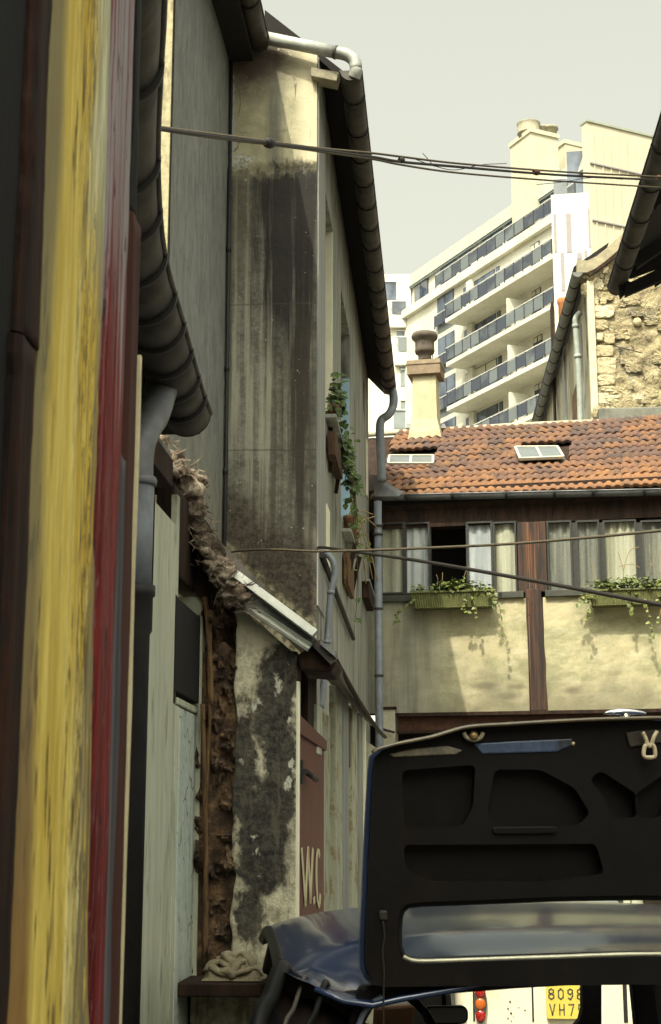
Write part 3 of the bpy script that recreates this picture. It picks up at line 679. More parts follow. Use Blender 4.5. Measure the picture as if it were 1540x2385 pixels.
# ------------------------------------------------------------------ second house, turned end-on, with the stained front
X2 = -.862; Y3 = 17.55
h2 = thing('stained_house', 'narrow tall house with rain-stained cement front and whitewashed top band', 'house', (X2-2, 13, 0))
FF = Frame((0, Y2, 0), (1, 0, 0)); FS2 = Frame((X2, 0, 0), (0, 1, 0))
za, zb = PY(640, 112, Y2).z, PY(740, 128, Y2).z
def frontf(a, b_):
    x = X1-.02+(X2-X1+.02)*a; zt = za+(zb-za)*min(1, max(0, (x+1.23)/.37)); z = zt*b_
    e = .006*noise.fractal(V((x*3, z*3, 1)), 1, 2, 4)
    if z > 6.42: e += .016*min(1, (z-6.42)/.02)
    return (x, Y2-.016-e, z)
m = MB(); m.grid(24, 300, frontf); m.build('front_wall', MAT['stain_wall'], h2)
m = MB(); pl = [PY(630, 108, Y2-.03), PY(740, 128, Y2-.03), PY(740, 150, Y2-.03), PY(700, 139, Y2-.03), PY(630, 124, Y2-.03)]; m.prism(pl, (0, .03, 0)); m.build('verge_board', plain('crumbling_verge_mortar', (.36, .32, .24), .9, .35, 14, .8, .015), h2)
# side wall with window openings
ops = []
for (pa, pb, zt, zb_) in ((10.78, 11.72, PX(755, 430, X2).z, PX(768, 1005, X2).z), (12.66, 13.92, PX(793, 668, X2).z, PX(808, 1238, X2).z), (16.3, 16.75, PX(850, 900, X2).z, PX(853, 990, X2).z)): ops.append((pa, pb, zb_, zt))
def sidewall(mb):
    ys = sorted({Y2, Y3} | {o[0] for o in ops} | {o[1] for o in ops}); top = zb+.0
    for a, b_ in zip(ys, ys[1:]):
        hole = [o for o in ops if o[0] <= a+1e-6 and o[1] >= b_-1e-6]
        zs = [0, top] if not hole else [0, hole[0][2], hole[0][3], top]
        for i in range(0, len(zs), 2): mb.box(X2-.3, X2, a, b_, zs[i], zs[i+1])
m = MB(); sidewall(m); m.build('side_wall', MAT['side_wall'], h2)
m = MB(); m.box(X2-.6, X2-.31, Y2+.05, Y3, 0, zb-.2); m.build('dark_room', MAT['dark_int'], h2)
m = MB(); m.box(X2, X2+.012, Y2-.004, 10.86-.1, 3.2, zb-.02); m.build('corner_board', MAT['corner_trim'], h2, .003)
for i, (a, b_, z0, z1) in enumerate(ops[:2]):
    mt = ('cream_reveal', 'blue_paint')[i]
    f = MB(); f.box(X2-.29, X2-.004, b_-.03, b_-.003, z0, z1-(.0 if i == 0 else .45)); ob = f.build('window_reveal' if i == 0 else 'shutter', MAT[mt], h2, .003)
    f = MB(); f.box(X2-.28, X2-.004, a+.002, a+.03, z0, z1); f.box(X2-.28, X2-.02, a+.03, b_-.03, z0+.002, z0+.04); f.build('window_frame', MAT[mt], h2)
    f = MB(); f.box(X2-.27, X2-.26, a+.03, b_-.03, z0+.04, z1-.01); f.build('pane', MAT['dark_glass'], h2)
m = MB(); m.box(X2+.001, X2+.012, 16.9, 17.15, PX(862, 1190, X2).z, PX(862, 1070, X2).z); m.build('wall_strip', MAT['cream_reveal'], h2)
m = MB(); m.box(X2+.001, X2+.010, 10.95, 11.25, 3.6, PX(765, 1190, X2).z); m.build('wall_strip', MAT['cream_reveal'], h2)
# eaves
eg = [PY(818, 168, 10.02), PY(908, 905, 17.3)]; zg2 = .5*(eg[0].z+eg[1].z)
gx0, gx1 = PY(818, 168, 10.02).x, PY(907, 905, 17.3).x
m = MB(); m.prism([(X2-.4, Y2+.02, zb+.02), (X2-.002, Y2+.02, zb-.01), (gx0-.05, Y2+.02, eg[0].z-.01), (gx0-.03, Y2+.02, eg[0].z+.06), (X2-.4, Y2+.02, zb+.40)], (0, Y3-Y2-.05, eg[1].z-eg[0].z)); m.build('eaves', MAT['soffit'], h2)
m = MB(); m.prism([(X2-.04, Y2-.10, eg[0].z+.07), (gx0-.09, Y2-.10, eg[0].z+.02), (gx0-.11, Y2-.10, eg[0].z-.05), (X2-.04, Y2-.10, eg[0].z-.0)], (0, .14, 0)); m.build('rafter_end', plain('grey_rafter', (.30, .27, .19), .9, .4, 12), h2, .004)
m = MB(); m.box(-6, X2-.32, Y2+.05, Y3, zb-.3, zb+.3); m.build('roof_core', MAT['soffit'], h2)
gutter('rain_gutter', 'long dark gutter along the stained house running toward the chimney', [(gx0, 10.0, eg[0].z), ((gx0+gx1)/2, 13.6, zg2), (gx1, 17.3, eg[1].z)], .076, MAT['zinc_dark'], (.05, .12, .18, .24, .30, .36, .42, .49, .56, .62, .68, .74, .80, .87, .93, .97), 'eaves gutters')
# pale transfer pipe from one gutter to the other
tp = thing('transfer_pipe', 'pale sunlit rain pipe sloping between the two high gutters', 'drainpipe', PY(640, 96, 10.0))
a_, b_ = PY(600, 84, 10.04), PY(782, 122, 10.0)
m = MB(); m.tube([a_, a_.lerp(b_, .5), b_], .046, 18); m.build('pipe', MAT['zinc_pale'], tp)
m = MB(); m.tube(spline([b_, PY(808, 128, 10.0), PY(826, 143, 10.0), PY(829, 165, 10.0), PY(825, 180, 10.02)], 6), .046, 18); m.build('elbow', MAT['zinc_pale'], tp)
m = MB(); d_ = (b_-a_).normalized(); m.tube([b_-d_*.008, b_+d_*.008], .051, 18); m.build('joint_ring', MAT['zinc_dark'], tp)
# crooked pipe and rod on the side wall
cp = thing('downpipe', 'thin crooked grey pipe on the side wall behind the W.C. roof', 'drainpipe', (X2+.05, 10.6, 2.5), 'rainwater downpipes')
pp = [PY(x, y, 10.5) for x, y in ((752, 1284), (762, 1290), (775, 1306), (780, 1325), (778, 1350), (771, 1380), (768, 1410), (765, 1450), (762, 1495), (757, 1570), (748, 1650))]
m = MB(); m.tube(spline(pp, 5), .023, 12, side=(0, 1, 0)); m.build('pipe', MAT['grey_pipe'], cp)
for q in (5, 8):
    m = MB(); p = pp[q]; m.tube([p+V((0, 0, .012)), p-V((0, 0, .012))], .028, 12, side=(0, 1, 0)); m.build('pipe_clip', MAT['grey_pipe'], cp)
m = MB(); m.tube([PX(750, 1292, X2+.03), PX(786, 1390, X2+.03), PX(823, 1487, X2+.03)], .022, 8); tag(m.build('iron_rod', MAT['pipe_brown']), 'dark iron bar slanting along the grey side wall', 'bar')

# ------------------------------------------------------------------ leaves
def leaf(mb, p, d, up, s):
    d = d.normalized(); r = d.cross(up); r = r.normalized() if r.length > 1e-3 else V((1, 0, 0)); n = r.cross(d)
    k = mb.pts([p, p+d*.35*s+r*.45*s+n*.06*s, p+d*s*.75+r*.28*s, p+d*s-n*.1*s, p+d*s*.75-r*.28*s, p+d*.35*s-r*.45*s+n*.06*s])
    mb.face((k, k+1, k+2, k+3)); mb.face((k, k+3, k+4, k+5))
def m_leaf(name, a, b2):
    b = Mat(name); n = b.raw(30, d=3, off=3); c = b.mix(b.ss(n, .36, .64), a, b2)
    b.bs.inputs['Transmission Weight'].default_value = 0
    m = b.out(c, .5, None, spec=.4); return m
MAT['ivy'] = m_leaf('ivy_leaf', (.045, .07, .012), (.17, .20, .045)); MAT['ivy_dark'] = m_leaf('dark_ivy_leaf', (.022, .042, .010), (.10, .15, .03))
MAT['stem'] = plain('dry_stem', (.30, .22, .10), .8, .3, 20); MAT['vine'] = plain('vine_stem', (.09, .07, .03), .8, .3, 20)
def clump(mb, c, r, n, s, out=V((0, 0, 0))):
    for _ in range(n):
        q = V((random.gauss(0, .45), random.gauss(0, .45), random.gauss(0, .45)))
        p = c + V((q.x*r[0], q.y*r[1], q.z*r[2])); d = V((random.uniform(-1, 1), random.uniform(-1, .3), random.uniform(-1, .5)))+out
        leaf(mb, p, d, V((random.uniform(-.6, .6), -.6, 1)), s*random.uniform(.6, 1.25))
def strand(mb, st, path, step, s):
    ps = spline(path, 8); st.tube(ps, .004, 4)
    for a in ps[::step]:
        leaf(mb, a, V((random.uniform(-1, 1), random.uniform(-.9, .1), random.uniform(-1, -.1))), V((0, -.7, .7)), s*random.uniform(.7, 1.2))
# planters on the side wall
def sill_box(name, label, ya, yb, p_shelf, p_box0, p_box1, wood, soil=True):
    t = thing(name, label, 'planter', (X2, ya, 4), 'window planters')
    zs = PX(*p_shelf, X2).z
    m = MB(); m.box(X2, X2+.085, ya, yb, zs-.03, zs); m.build('sill', MAT['corner_trim'], t, .004)
    z1, z0 = PX(*p_box0, X2+.16).z, PX(*p_box1, X2+.16).z
    return t, zs
t1, zs1 = sill_box('window_planter', 'brown wooden planter under the cream window of the stained house', 10.9, 11.8, (768, 1000), (752, 1040), (778, 1100), 'tan_wood')
m = MB(); m.box(X2+.012, X2+.075, 10.95, 11.75, zs1-.31, zs1-.12); m.build('box', streaky('brown_planter_wood', (.035, .020, .013), (.085, .05, .03), (14, 14, 3)), t1, .006)
m = MB(); m.bar((X2+.02, 11.2, zs1-.03), (X2+.02, 11.2, zs1-.38), .03, .05); m.build('bracket', MAT['dark_wood'], t1); m = MB(); m.bar((X2+.08, 11.75, zs1-.02), (X2+.02, 11.75, zs1-.42), .03, .03, (0, 1, 0)); m.build('bracket', MAT['dark_wood'], t1)
m = MB(); m.lathe((X2+.045, 11.1, zs1), [(.03, 0), (.042, .10), (.045, .10), (.045, .125), (.04, .125)], 14); m.build('pot', plain('terracotta', (.22, .10, .055), .8), t1)
t2, zs2 = sill_box('window_planter', 'flower pots on the shelf under the pale blue shutter', 12.7, 14.0, (803, 1252), (793, 1290), (825, 1360), 'tan_wood')
for yy in (12.95, 13.3, 13.65):
    m = MB(); m.lathe((X2+.05, yy, zs2), [(.035, 0), (.05, .13), (.055, .13), (.055, .16), (.045, .16)], 14); m.build('pot', bpy.data.materials['terracotta'], t2)
m = MB(); m.box(X2+.012, X2+.055, 12.75, 13.6, zs2-.48, zs2-.20); m.build('box', MAT['tan_wood'], t2, .006)
m = MB(); m.bar((X2+.09, 13.2, zs2-.04), (X2+.02, 13.2, zs2-.36), .04, .04, (0, 1, 0)); m.build('bracket', MAT['dark_wood'], t2); m = MB(); m.bar((X2+.09, 13.85, zs2-.04), (X2+.02, 13.85, zs2-.36), .04, .04, (0, 1, 0)); m.build('bracket', MAT['dark_wood'], t2)
t3 = thing('window_planter', 'dark empty box high beside the far grey downpipe', 'planter', (X2, 16.5, 4), 'window planters')
z1, z0 = PX(855, 1322, X2+.1).z, PX(862, 1383, X2+.1).z
m = MB(); m.box(X2+.002, X2+.08, 15.9, 16.9, z0, z1); m.build('box', MAT['dark_wood'], t3, .006)
m = MB(); m.box(X2+.002, X2+.09, 15.85, 16.95, z1, z1+.02); m.build('rim', MAT['corner_trim'], t3)
iv = thing('ivy_plant', 'bushy ivy spilling out of the brown planter by the cream window', 'ivy', (X2+.1, 11.3, zs1), 'potted ivy')
m = MB(); s_ = MB()
clump(m, V((X2+.05, 11.2, zs1+.20)), (.06, .34, .17), 120, .07, V((.5, 0, 0)))
clump(m, V((X2+.09, 11.8, zs1-.03)), (.06, .35, .15), 90, .07, V((.5, 0, -.3)))
clump(m, V((X2+.13, 11.95, zs1-.24)), (.06, .35, .14), 80, .065, V((.4, 0, -.4)))
for k in range(4):
    p0 = V((X2+.09+.04*random.random(), 11.6+.12*k, zs1-.1)); strand(m, s_, [p0, p0+V((.05, .05, -.25)), p0+V((.04+.05*random.random(), .1, -.5-.16*random.random()))], 3, .06)
p0 = V((X2+.11, 12.2, zs1-.2)); strand(m, s_, [p0, p0+V((.02, .1, -.35)), p0+V((.05, .12, -.75)), p0+V((.03, .15, -1.15))], 4, .075)
stuff(m.build('foliage', MAT['ivy_dark'], iv, flip=False)); stuff(s_.build('stem', MAT['vine'], iv))
dry = thing('dry_plant', 'straggly pale dry stems leaning out over the lower shelf', 'plant', (X2+.1, 13.4, zs2))
m = MB(); s_ = MB()
for k in range(9):
    p0 = V((X2+.05, random.uniform(12.8, 13.8), zs2+.12)); dx = random.uniform(.08, .26)
    s_.tube(spline([p0, p0+V((dx*.4, .1, .10)), p0+V((dx, .2, random.uniform(-.55, .25)))], 5), .006, 4)
clump(m, V((X2+.07, 13.3, zs2+.2)), (.06, .5, .12), 60, .055, V((.4, 0, 0))); clump(m, V((X2+.16, 13.8, zs2+.0)), (.06, .3, .10), 22, .055)
stuff(m.build('foliage', MAT['ivy'], dry, flip=False)); stuff(s_.build('stem', MAT['stem'], dry))

# ------------------------------------------------------------------ tiled house across the end of the yard
A8 = R(8)
FB = Frame(PY(875, 1400, 17.6), (math.cos(A8), -math.sin(A8)))
def fb(px, py, o=0): return FB.uz(px, py, o)
th = thing('tiled_house', 'low house with orange clay tile roof and cream rendered upper storey', 'house', FB.at(3, 0, -2))
UL, UR = -.7, 5.2
zBeam0, zBeam1 = fb(1200, 1702)[1], fb(1200, 1657)[1]
zSill0, zSill1 = fb(1200, 1394)[1], fb(1200, 1379)[1]
zHead = fb(1200, 1217)[1]; zEave = fb(1200, 1163)[1]
def m_facade():
    b = Mat('cream_facade_render'); fine = b.raw(30, d=5, r=.7, off=2); mid = b.raw((2.2, 2.2, 3.5), d=7, r=.62, off=8); hz_ = b.raw((2.5, 2.5, 9), d=4, off=4)
    c = b.mix(b.ss(b.add(b.mul(mid, .75), b.mul(fine, .25)), .38, .58), (.30, .29, .165), (.48, .425, .26))
    c = b.mix(b.mul(b.ss(hz_, .50, .66), .5), c, (.53, .48, .33))
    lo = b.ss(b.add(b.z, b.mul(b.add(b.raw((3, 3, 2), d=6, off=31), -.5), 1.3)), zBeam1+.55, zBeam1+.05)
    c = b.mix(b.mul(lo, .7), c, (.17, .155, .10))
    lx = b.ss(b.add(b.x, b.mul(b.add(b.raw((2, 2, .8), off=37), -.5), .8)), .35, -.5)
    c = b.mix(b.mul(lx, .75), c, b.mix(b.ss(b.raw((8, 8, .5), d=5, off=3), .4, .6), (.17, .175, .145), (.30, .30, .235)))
    for k, (px, py, rx, rz) in enumerate(((1205, 1600, .18, .05), (1130, 1597, .2, .06), (1330, 1610, .16, .06), (1190, 1622, .20, .07))):
        c = b.mix(b.mul(b.blob(FB.p(px, py), (rx, .8, rz), .28, .8, 5, 5*k), .75), c, (.14, .125, .08))
    return b.out(c, .9, b.add(mid, b.mul(fine, .5)), .35, .01)
MAT['facade'] = m_facade()
pu0, pu1 = fb(1230, 1500)[0], fb(1268, 1500)[0]
for a, b_ in ((UL, pu0), (pu1, UR)):
    m = MB(); m.grid(40, 24, lambda s, t_: FB.at(a+(b_-a)*s, zBeam1+(zSill0-zBeam1)*t_, .02+.010*noise.fractal(V((s*6*(b_-a), t_*6, a)), 1, 2, 3)), False); m.build('wall', MAT['facade'], th)
m = MB(); m.fbox(FB, UL, UR, zBeam1, zSill0, -.25, 0); m.fbox(FB, UL, UR, zHead, zEave+.2, -.25, -.04); m.build('wall', MAT['dark_wood'], th)
m = MB(); m.fbox(FB, UL, UR, 0, zBeam0+.12, -3.2, -.27); m.build('ground_floor', MAT['dark_int'], th)
# cracked plaster flake
# posts and beams
def m_rustpost():
    b = Mat('rust_brown_timber'); st = b.raw((22, 22, 1.4), d=6, r=.62, off=4); k = b.raw((7, 7, 6), d=3, off=8)
    c = b.mix(b.ss(st, .38, .62), (.014, .008, .005), (.058, .024, .012)); c = b.mix(b.noise((40, 40, .6), .58, .66, off=12), c, (.15, .06, .02))
    c = b.mix(b.ss(k, .62, .68), c, (.015, .009, .006)); return b.out(c, .75, st, .6, .008)
MAT['rustpost'] = m_rustpost()
m = MB()
def postf(mb, p0, p1, z0, z1, o):
    ua, ub = p0, p1; n = 26; k = len(mb.v)
    for i in range(n+1):
        z = z0+(z1-z0)*i/n; e = .010*noise.noise(V((z*4, 1, 3))); e2 = .010*noise.noise(V((z*4, 7, 3)))
        sh = -.03*(1-i/n)*-1
        mb.v += [FB.at(ua+e+sh, z, 0), FB.at(ua+e+sh, z, o), FB.at(ub+e2+sh, z, o), FB.at(ub+e2+sh, z, 0)]
    for i in range(n):
        for j in range(4): mb.face((k+i*4+j, k+i*4+(j+1) % 4, k+(i+1)*4+(j+1) % 4, k+(i+1)*4+j))
    mb.face([k, k+1, k+2, k+3]); mb.face([k+n*4+j for j in (3, 2, 1, 0)])
postf(m, pu0-.012, pu1-.012, zBeam1+.002, zSill1+.02, .055); m.build('timber_post', MAT['rustpost'], th, .006)
m = MB(); m.pbox(FB, (1206, 1217), (1273, 1378), -.12, .03); m.build('timber_pier', MAT['rustpost'], th, .006)
for a, b_ in ((UL, pu0-.03), (pu1+.03, UR)):
    m = MB(); m.fbox(FB, a, b_, zSill0, zSill1, -.1, .07); m.build('sill_beam', plain('grey_green_sill', (.06, .062, .05), .8, .3, 10), th, .006)
ub = fb(927, 1680)[0]
st = thing('steel_beam', 'rusty brown steel joist carrying the cream wall', 'beam', FB.at(2, zBeam0, 0))
m = MB(); m.fbox(FB, ub, UR, zBeam1-.045, zBeam1-.002, -.1, .09); m.build('top_flange', MAT['dark_wood'], st, .004)
m = MB(); m.fbox(FB, ub, UR, zBeam0+.02, zBeam1-.046, -.02, .0); m.build('web', MAT['rust'], st)
m = MB(); m.fbox(FB, ub, UR, zBeam0-.02, zBeam0+.019, -.1, .09); m.build('bottom_flange', MAT['dark_wood'], st, .004)
m = MB(); m.pbox(FB, (884, 1650), (921, 1900), -.2, .03); m.build('pier', plain('pale_stone_pier', (.50, .48, .36), .9, .2, 6), th, .01)
m = MB(); m.pbox(FB, (884, 1646), (923, 1652), -.2, .05); m.build('pier_cap', MAT['dark_wood'], th, .006)
m = MB(); m.tube([FB.p(876, 1694, .06), FB.p(919, 1706, .09)], .014, 8); m.build('iron_hook', MAT['pipe_brown'], th)
# window band
MAT['frame_grey'] = plain('dark_window_frame', (.035, .035, .030), .6, .3, 20)
def m_curtain(name, a, b2):
    b = Mat(name); st = b.raw((9, 9, .3), d=4, off=6); f = b.raw(60, d=2)
    return b.out(b.mix(b.ss(b.add(b.mul(st, .8), b.mul(f, .2)), .36, .62), a, b2), .9, st, .3, .01)
MAT['curtain_blue'] = m_curtain('blue_white_net_curtain', (.42, .46, .50), (.66, .70, .72)); MAT['curtain_cream'] = m_curtain('cream_net_curtain', (.36, .36, .27), (.62, .62, .50)); MAT['curtain_grey'] = m_curtain('grey_net_curtain', (.09, .10, .09), (.30, .31, .27))
def window(px0, px1, py0, py1, cur, fold, o=-.03):
    u0, z1 = fb(px0, py0, o); u1, z0 = fb(px1, py1, o)
    t = .022; m = MB()
    m.fbox(FB, u0-t, u0, z0-t, z1+t, o-.05, o+.015); m.fbox(FB, u1, u1+t, z0-t, z1+t, o-.05, o+.015); m.fbox(FB, u0, u1, z1, z1+t, o-.05, o+.015); m.fbox(FB, u0, u1, z0-t, z0, o-.05, o+.015)
    w_ = m.build('window', MAT['frame_grey'], th)
    m = MB(); m.fbox(FB, u0, u1, z0, z1, o-.02, o-.016); m.build('pane', MAT['clear'], w_)
    if cur:
        ph = random.random()*9; n = max(10, int((u1-u0)*70))
        m = MB(); m.grid(n, 3, lambda a, b_: FB.at(u0-.02+(u1-u0+.04)*a, z0-.03+(z1-z0+.06)*b_, o-.052+.018*math.sin(a*(u1-u0)*fold+ph+.6*math.sin(b_*2+a*5))+.010*noise.noise(V((a*9, b_, ph))))); m.build('curtain', MAT[cur], w_, flip=False)
for args in ((889, 939, 1222, 1379, 'curtain_cream', 40), (946, 999, 1222, 1379, 'curtain_blue', 70), (1090, 1146, 1220, 1378, 'curtain_blue', 60), (1152, 1202, 1220, 1378, 'curtain_cream', 34), (1277, 1332, 1218, 1377, 'curtain_grey', 60), (1345, 1397, 1217, 1377, 'curtain_grey', 70), (1408, 1484, 1217, 1377, 'curtain_cream', 80), (1496, 1560, 1217, 1377, 'curtain_grey', 60)): window(*args)
m = MB(); m.fbox(FB, UL, UR, zSill1-.2, zHead+.1, -.9, -.7); m.build('dark_room', MAT['dark_int'], th)
for x0_, x1_ in ((1000, 1004), (1086, 1090), (1332, 1345), (1397, 1408), (1484, 1496)):
    m = MB(); m.pbox(FB, (x0_, 1217), (x1_, 1379), -.11, -.045); m.build('mullion', MAT['frame_grey'], th)

# roof of clay tiles, each its own piece
OV = .06; e0 = FB.uz(1200, 1149, OV); zE = e0[1]
sa = R(35); sdir = -FB.n*math.cos(sa)+V((0, 0, math.sin(sa))); snrm = FB.n*math.sin(sa)+V((0, 0, math.cos(sa)))
eo = FB.at(0, zE, OV); rp = PP(1200, 993, eo, snrm); Ls = (rp-eo).dot(sdir); 
roof = MB(); roof.prism([FB.at(UL, zE, OV)-snrm*.05, FB.at(UR, zE, OV)-snrm*.05, FB.at(UR, zE, OV)+sdir*Ls-snrm*.05, FB.at(UL, zE, OV)+sdir*Ls-snrm*.05], -snrm*.1)
roof = roof.build('roof', MAT['dark_wood'], th)
def m_tile():
    b = Mat('clay_tile'); r = b.rnd(); n = b.raw(22, d=5, r=.65, off=3); n2 = b.raw((2.0, 2.0, 2.6), d=4, off=9)
    k = b.add(b.mul(r, .72), b.mul(b.ss(n2, .35, .65), .30))
    c = b.ramp(k, [(.0, (.205, .092, .036)), (.18, (.145, .072, .04)), (.36, (.105, .055, .040)), (.55, (.085, .050, .040)), (.68, (.185, .086, .036)), (.82, (.055, .038, .033)), (1, (.11, .06, .045))])
    hi = b.ss(b.add(b.z, b.mul(b.add(n2, -.5), 1.2)), zE+.55, zE+.05); c = b.mix(b.mul(hi, .45), c, (.34, .155, .055))
    c = b.mix(b.mul(b.noise(14, .54, .68, off=4), .65), c, (.075, .052, .038)); c = b.mix(b.mul(b.noise(34, .62, .72, off=8), .5), c, (.30, .22, .12))
    return b.out(c, .85, n, .6, .006)
MAT['tile'] = m_tile()
NR = 13; ex = Ls/NR; tw = .212
tm = MB()
def tprof(x):
    q = (x*2) % 1.0
    return .021/(1+math.exp(-(.27-abs(q-.5))*26)) - .003
NX = 14
for j, (y, dz) in enumerate(((0, -.016), (0, .020), (ex*1.12, -.006))):
    for i in range(NX+1):
        x = i/NX; tm.v.append(V((x*tw*1.02, y + (.012*math.sin(x*4*math.pi) if j < 2 else 0)*.5, (tprof(x) if j else tprof(x)*.8)+dz)))
for j in range(2):
    for i in range(NX): tm.face((j*(NX+1)+i, j*(NX+1)+i+1, (j+1)*(NX+1)+i+1, (j+1)*(NX+1)+i), j == 1)
tile_me = tm.mesh('tile', MAT['tile'])
basis = Matrix((FB.u, sdir, snrm)).transposed().to_4x4()
skyl = [(fb(905, 1070), )]
def on_roof(px, py, h=0): return PP(px, py, eo+snrm*h, snrm)
def ru(p): d = p-eo; return d.dot(FB.u), d.dot(sdir)
holes = []
for c4 in (((906, 1058), (1011, 1082)), ((1202, 1040), (1314, 1076)), ((956, 985), (1032, 1016))):
    a = ru(on_roof(*c4[0])); b_ = ru(on_roof(*c4[1])); holes.append((min(a[0], b_[0]), max(a[0], b_[0]), min(a[1], b_[1]), max(a[1], b_[1])))
org = WORLD['roof'] if 'roof' in WORLD else V((0, 0, 0))
rorg = WORLD[th.name]
for r_ in range(NR):
    for c_ in range(20):
        u = -.05+c_*tw+(r_ % 2)*.0+random.uniform(-.004, .004)+.015*math.sin(r_*1.7); s_ = r_*ex
        cu, cs = u+tw/2, s_+ex/2
        if any(h[0]-.02 < cu < h[1]+.02 and h[2]-.01 < cs < h[3]+.03 for h in holes[:2]): continue
        if holes[2][0]+.05 < cu < holes[2][1]-.05 and cs > holes[2][2]+.05: continue
        if u+tw > 4.25: continue
        p = eo+FB.u*u+sdir*s_+snrm*(.012+random.uniform(-.004, .006)+.008*math.sin(u*2.3))-rorg
        mt = Matrix.Translation(p) @ basis @ Matrix.Rotation(random.uniform(-.02, .02), 4, 'Z') @ Matrix.Rotation(R(4.5)+random.uniform(-.012, .012), 4, 'X')
        inst('tile', tile_me, roof, mt)
m = MB(); rg0 = eo+sdir*Ls
m.tube([rg0+FB.u*UL+snrm*.0, rg0+FB.u*1.6+snrm*.015, rg0+FB.u*2.62], .035, 8); m.build('ridge_mortar', plain('pale_mortar', (.42, .38, .27), .9, .3, 9), th)
# skylights
def skylight(pix, tilt, lab):
    pts = [on_roof(x, y, .05) for x, y in pix]; t_ = thing('skylight', lab, 'skylight', pts[0], 'roof skylights')
    if tilt: pts = [pts[0]+V((0, 0, .0)), pts[1], pts[2]+snrm*tilt, pts[3]+snrm*tilt]
    tl, tr, br, bl = pts; mid_t, mid_b = tl.lerp(tr, .5), bl.lerp(br, .5)
    fm = MB()
    for a, b_ in ((tl, tr), (tr, br), (br, bl), (bl, tl), (mid_t, mid_b)): fm.bar(a, b_, .028, .035, snrm)
    fm.build('frame', plain('white_skylight_frame', (.50, .47, .37), .5, .2, 20), t_)
    for a, b_, c_, d_ in ((tl, mid_t, mid_b, bl), (mid_t, tr, br, mid_b)):
        pm = MB(); pm.prism([a, b_, c_, d_], snrm*.008); pm.build('pane', plain('frosted_pane', (.13, .145, .145), .25, .12, 6), t_)
    cm = MB(); ctr = (tl+tr+br+bl)/4; a = [ctr+(p-ctr)*1.16-snrm*(.03+(tilt if p in (br, bl) else 0)) for p in (on_roof(*q, .05) for q in pix)]
    cm.prism(a, -snrm*.04); cm.build('flashing', MAT['zinc_dark'], t_)
    return t_
skylight(((907, 1062), (1009, 1062), (1009, 1080), (905, 1080)), 0, 'low flat skylight with two dull panes near the downpipe')
skylight(((1200, 1042), (1298, 1041), (1313, 1072), (1212, 1076)), .04, 'propped open skylight with two panes and white frame mid roof')
# gutter of the tiled house
ga, gb = FB.p(872, 1156, OV+.04), FB.p(1560, 1141, OV+.04)
gutter('rain_gutter', 'grey zinc gutter along the orange tile roof', [ga, ga.lerp(gb, .5), ga.lerp(gb, 1.12)], .062, MAT['zinc'], (.1, .245, .41, .555, .67, .82), 'eaves gutters')
m = MB(); m.fbox(FB, UL, UR, zEave-.01, zEave+.03, -.06, OV-.02); m.build('soffit', MAT['soffit'], th)
m = MB(); m.prism([FB.p(872, 1108, .32), FB.p(940, 1146, .42), FB.p(930, 1156, .45), FB.p(872, 1156, .42)], -FB.n*.02); m.build('valley_flashing', MAT['zinc'], th)
# chimney
chP = on_roof(994, 1012); cu_, cs_ = ru(chP)
F_ch = Frame(chP, FB.u); kx = (chP.y)/FPX
def cz(py): return PY(994, py, chP.y+.05).z
ch = MB()
def ring(z, hw, hd): return [F_ch.at(-hw, z, hd), F_ch.at(hw, z, hd), F_ch.at(hw, z, -hd), F_ch.at(-hw, z, -hd)]
rings = [ring(cz(1040), .235, .2), ring(cz(1016), .205, .2), ring(cz(985), .165, .17), ring(cz(884), .152, .16)]
for a, b_ in zip(rings, rings[1:]): ch.box8(a+b_)
MAT['chim'] = plain('cream_chimney_render', (.47, .42, .27), .9, .18, 5, .3, .01, dirt=(.38, .33, .20))
chim = ch.build('chimney', MAT['chim'], th)
m = MB(); m.box8(ring(cz(884), .222, .22)+ring(cz(862), .222, .22)); m.box8(ring(cz(862)+.001, .232, .23)+ring(cz(851), .222, .22)); m.build('chimney_cap', plain('brown_stone_cap', (.22, .165, .11), .9, .3, 9), chim, .006)
m = MB(); cc0 = F_ch.at(-.01, cz(852), 0); s9 = lambda py: cz(py)-cc0.z
m.lathe(cc0, [(.10, 0), (.085, s9(835)), (.09, s9(828)), (.125, s9(826)), (.135, s9(820)), (.128, s9(816)), (.128, s9(800)), (.135, s9(798)), (.172, s9(792)), (.178, s9(786)), (.16, s9(780)), (.10, s9(777))], 28); m.build('chimney_pot', plain('sooty_clay_pot', (.10, .08, .06), .8, .5, 9, .3, .01, dirt=(.03, .026, .022)), chim)
m = MB(); m.prism([on_roof(945, 1000, .03), on_roof(1040, 1000, .03), on_roof(1036, 990, .06), on_roof(948, 990, .06)], snrm*.02); m.build('chimney_flashing', MAT['zinc'], chim)
# downpipe of the far corner
dp2 = thing('downpipe', 'tall grey downpipe in the corner of the cream wall', 'drainpipe', FB.at(-.1, 0, .2), 'rainwater downpipes')
q = [PY(912, 900, 17.22), PY(917, 925, 17.2), PY(915, 948, 17.2), PY(905, 966, 17.15), PY(889, 978, 17.15), PY(885, 1000, 17.1), PY(887, 1060, 17.1), PY(890, 1122, 17.1)]
m = MB(); m.tube(spline(q, 5), .050, 14, side=(0, 1, 0)); m.build('swan_neck', MAT['grey_pipe'], dp2)
a_, b_ = PY(880, 1168, 17.1), PY(878, 2000, 17.1); b_.x = a_.x; b_.z = .0
m = MB(); m.tube([a_, a_.lerp(b_, .5), b_], .046, 14, side=(0, 1, 0)); m.build('pipe', MAT['grey_pipe'], dp2)
for py in (1225, 1245, 1418, 1574):
    p = PY(880, py, 17.1); m = MB(); m.tube([(a_.x, 17.1, p.z-.012), (a_.x, 17.1, p.z+.012)], .054 if py > 1300 else .06, 14, side=(0, 1, 0)); m.build('collar', MAT['zinc_dark'], dp2)

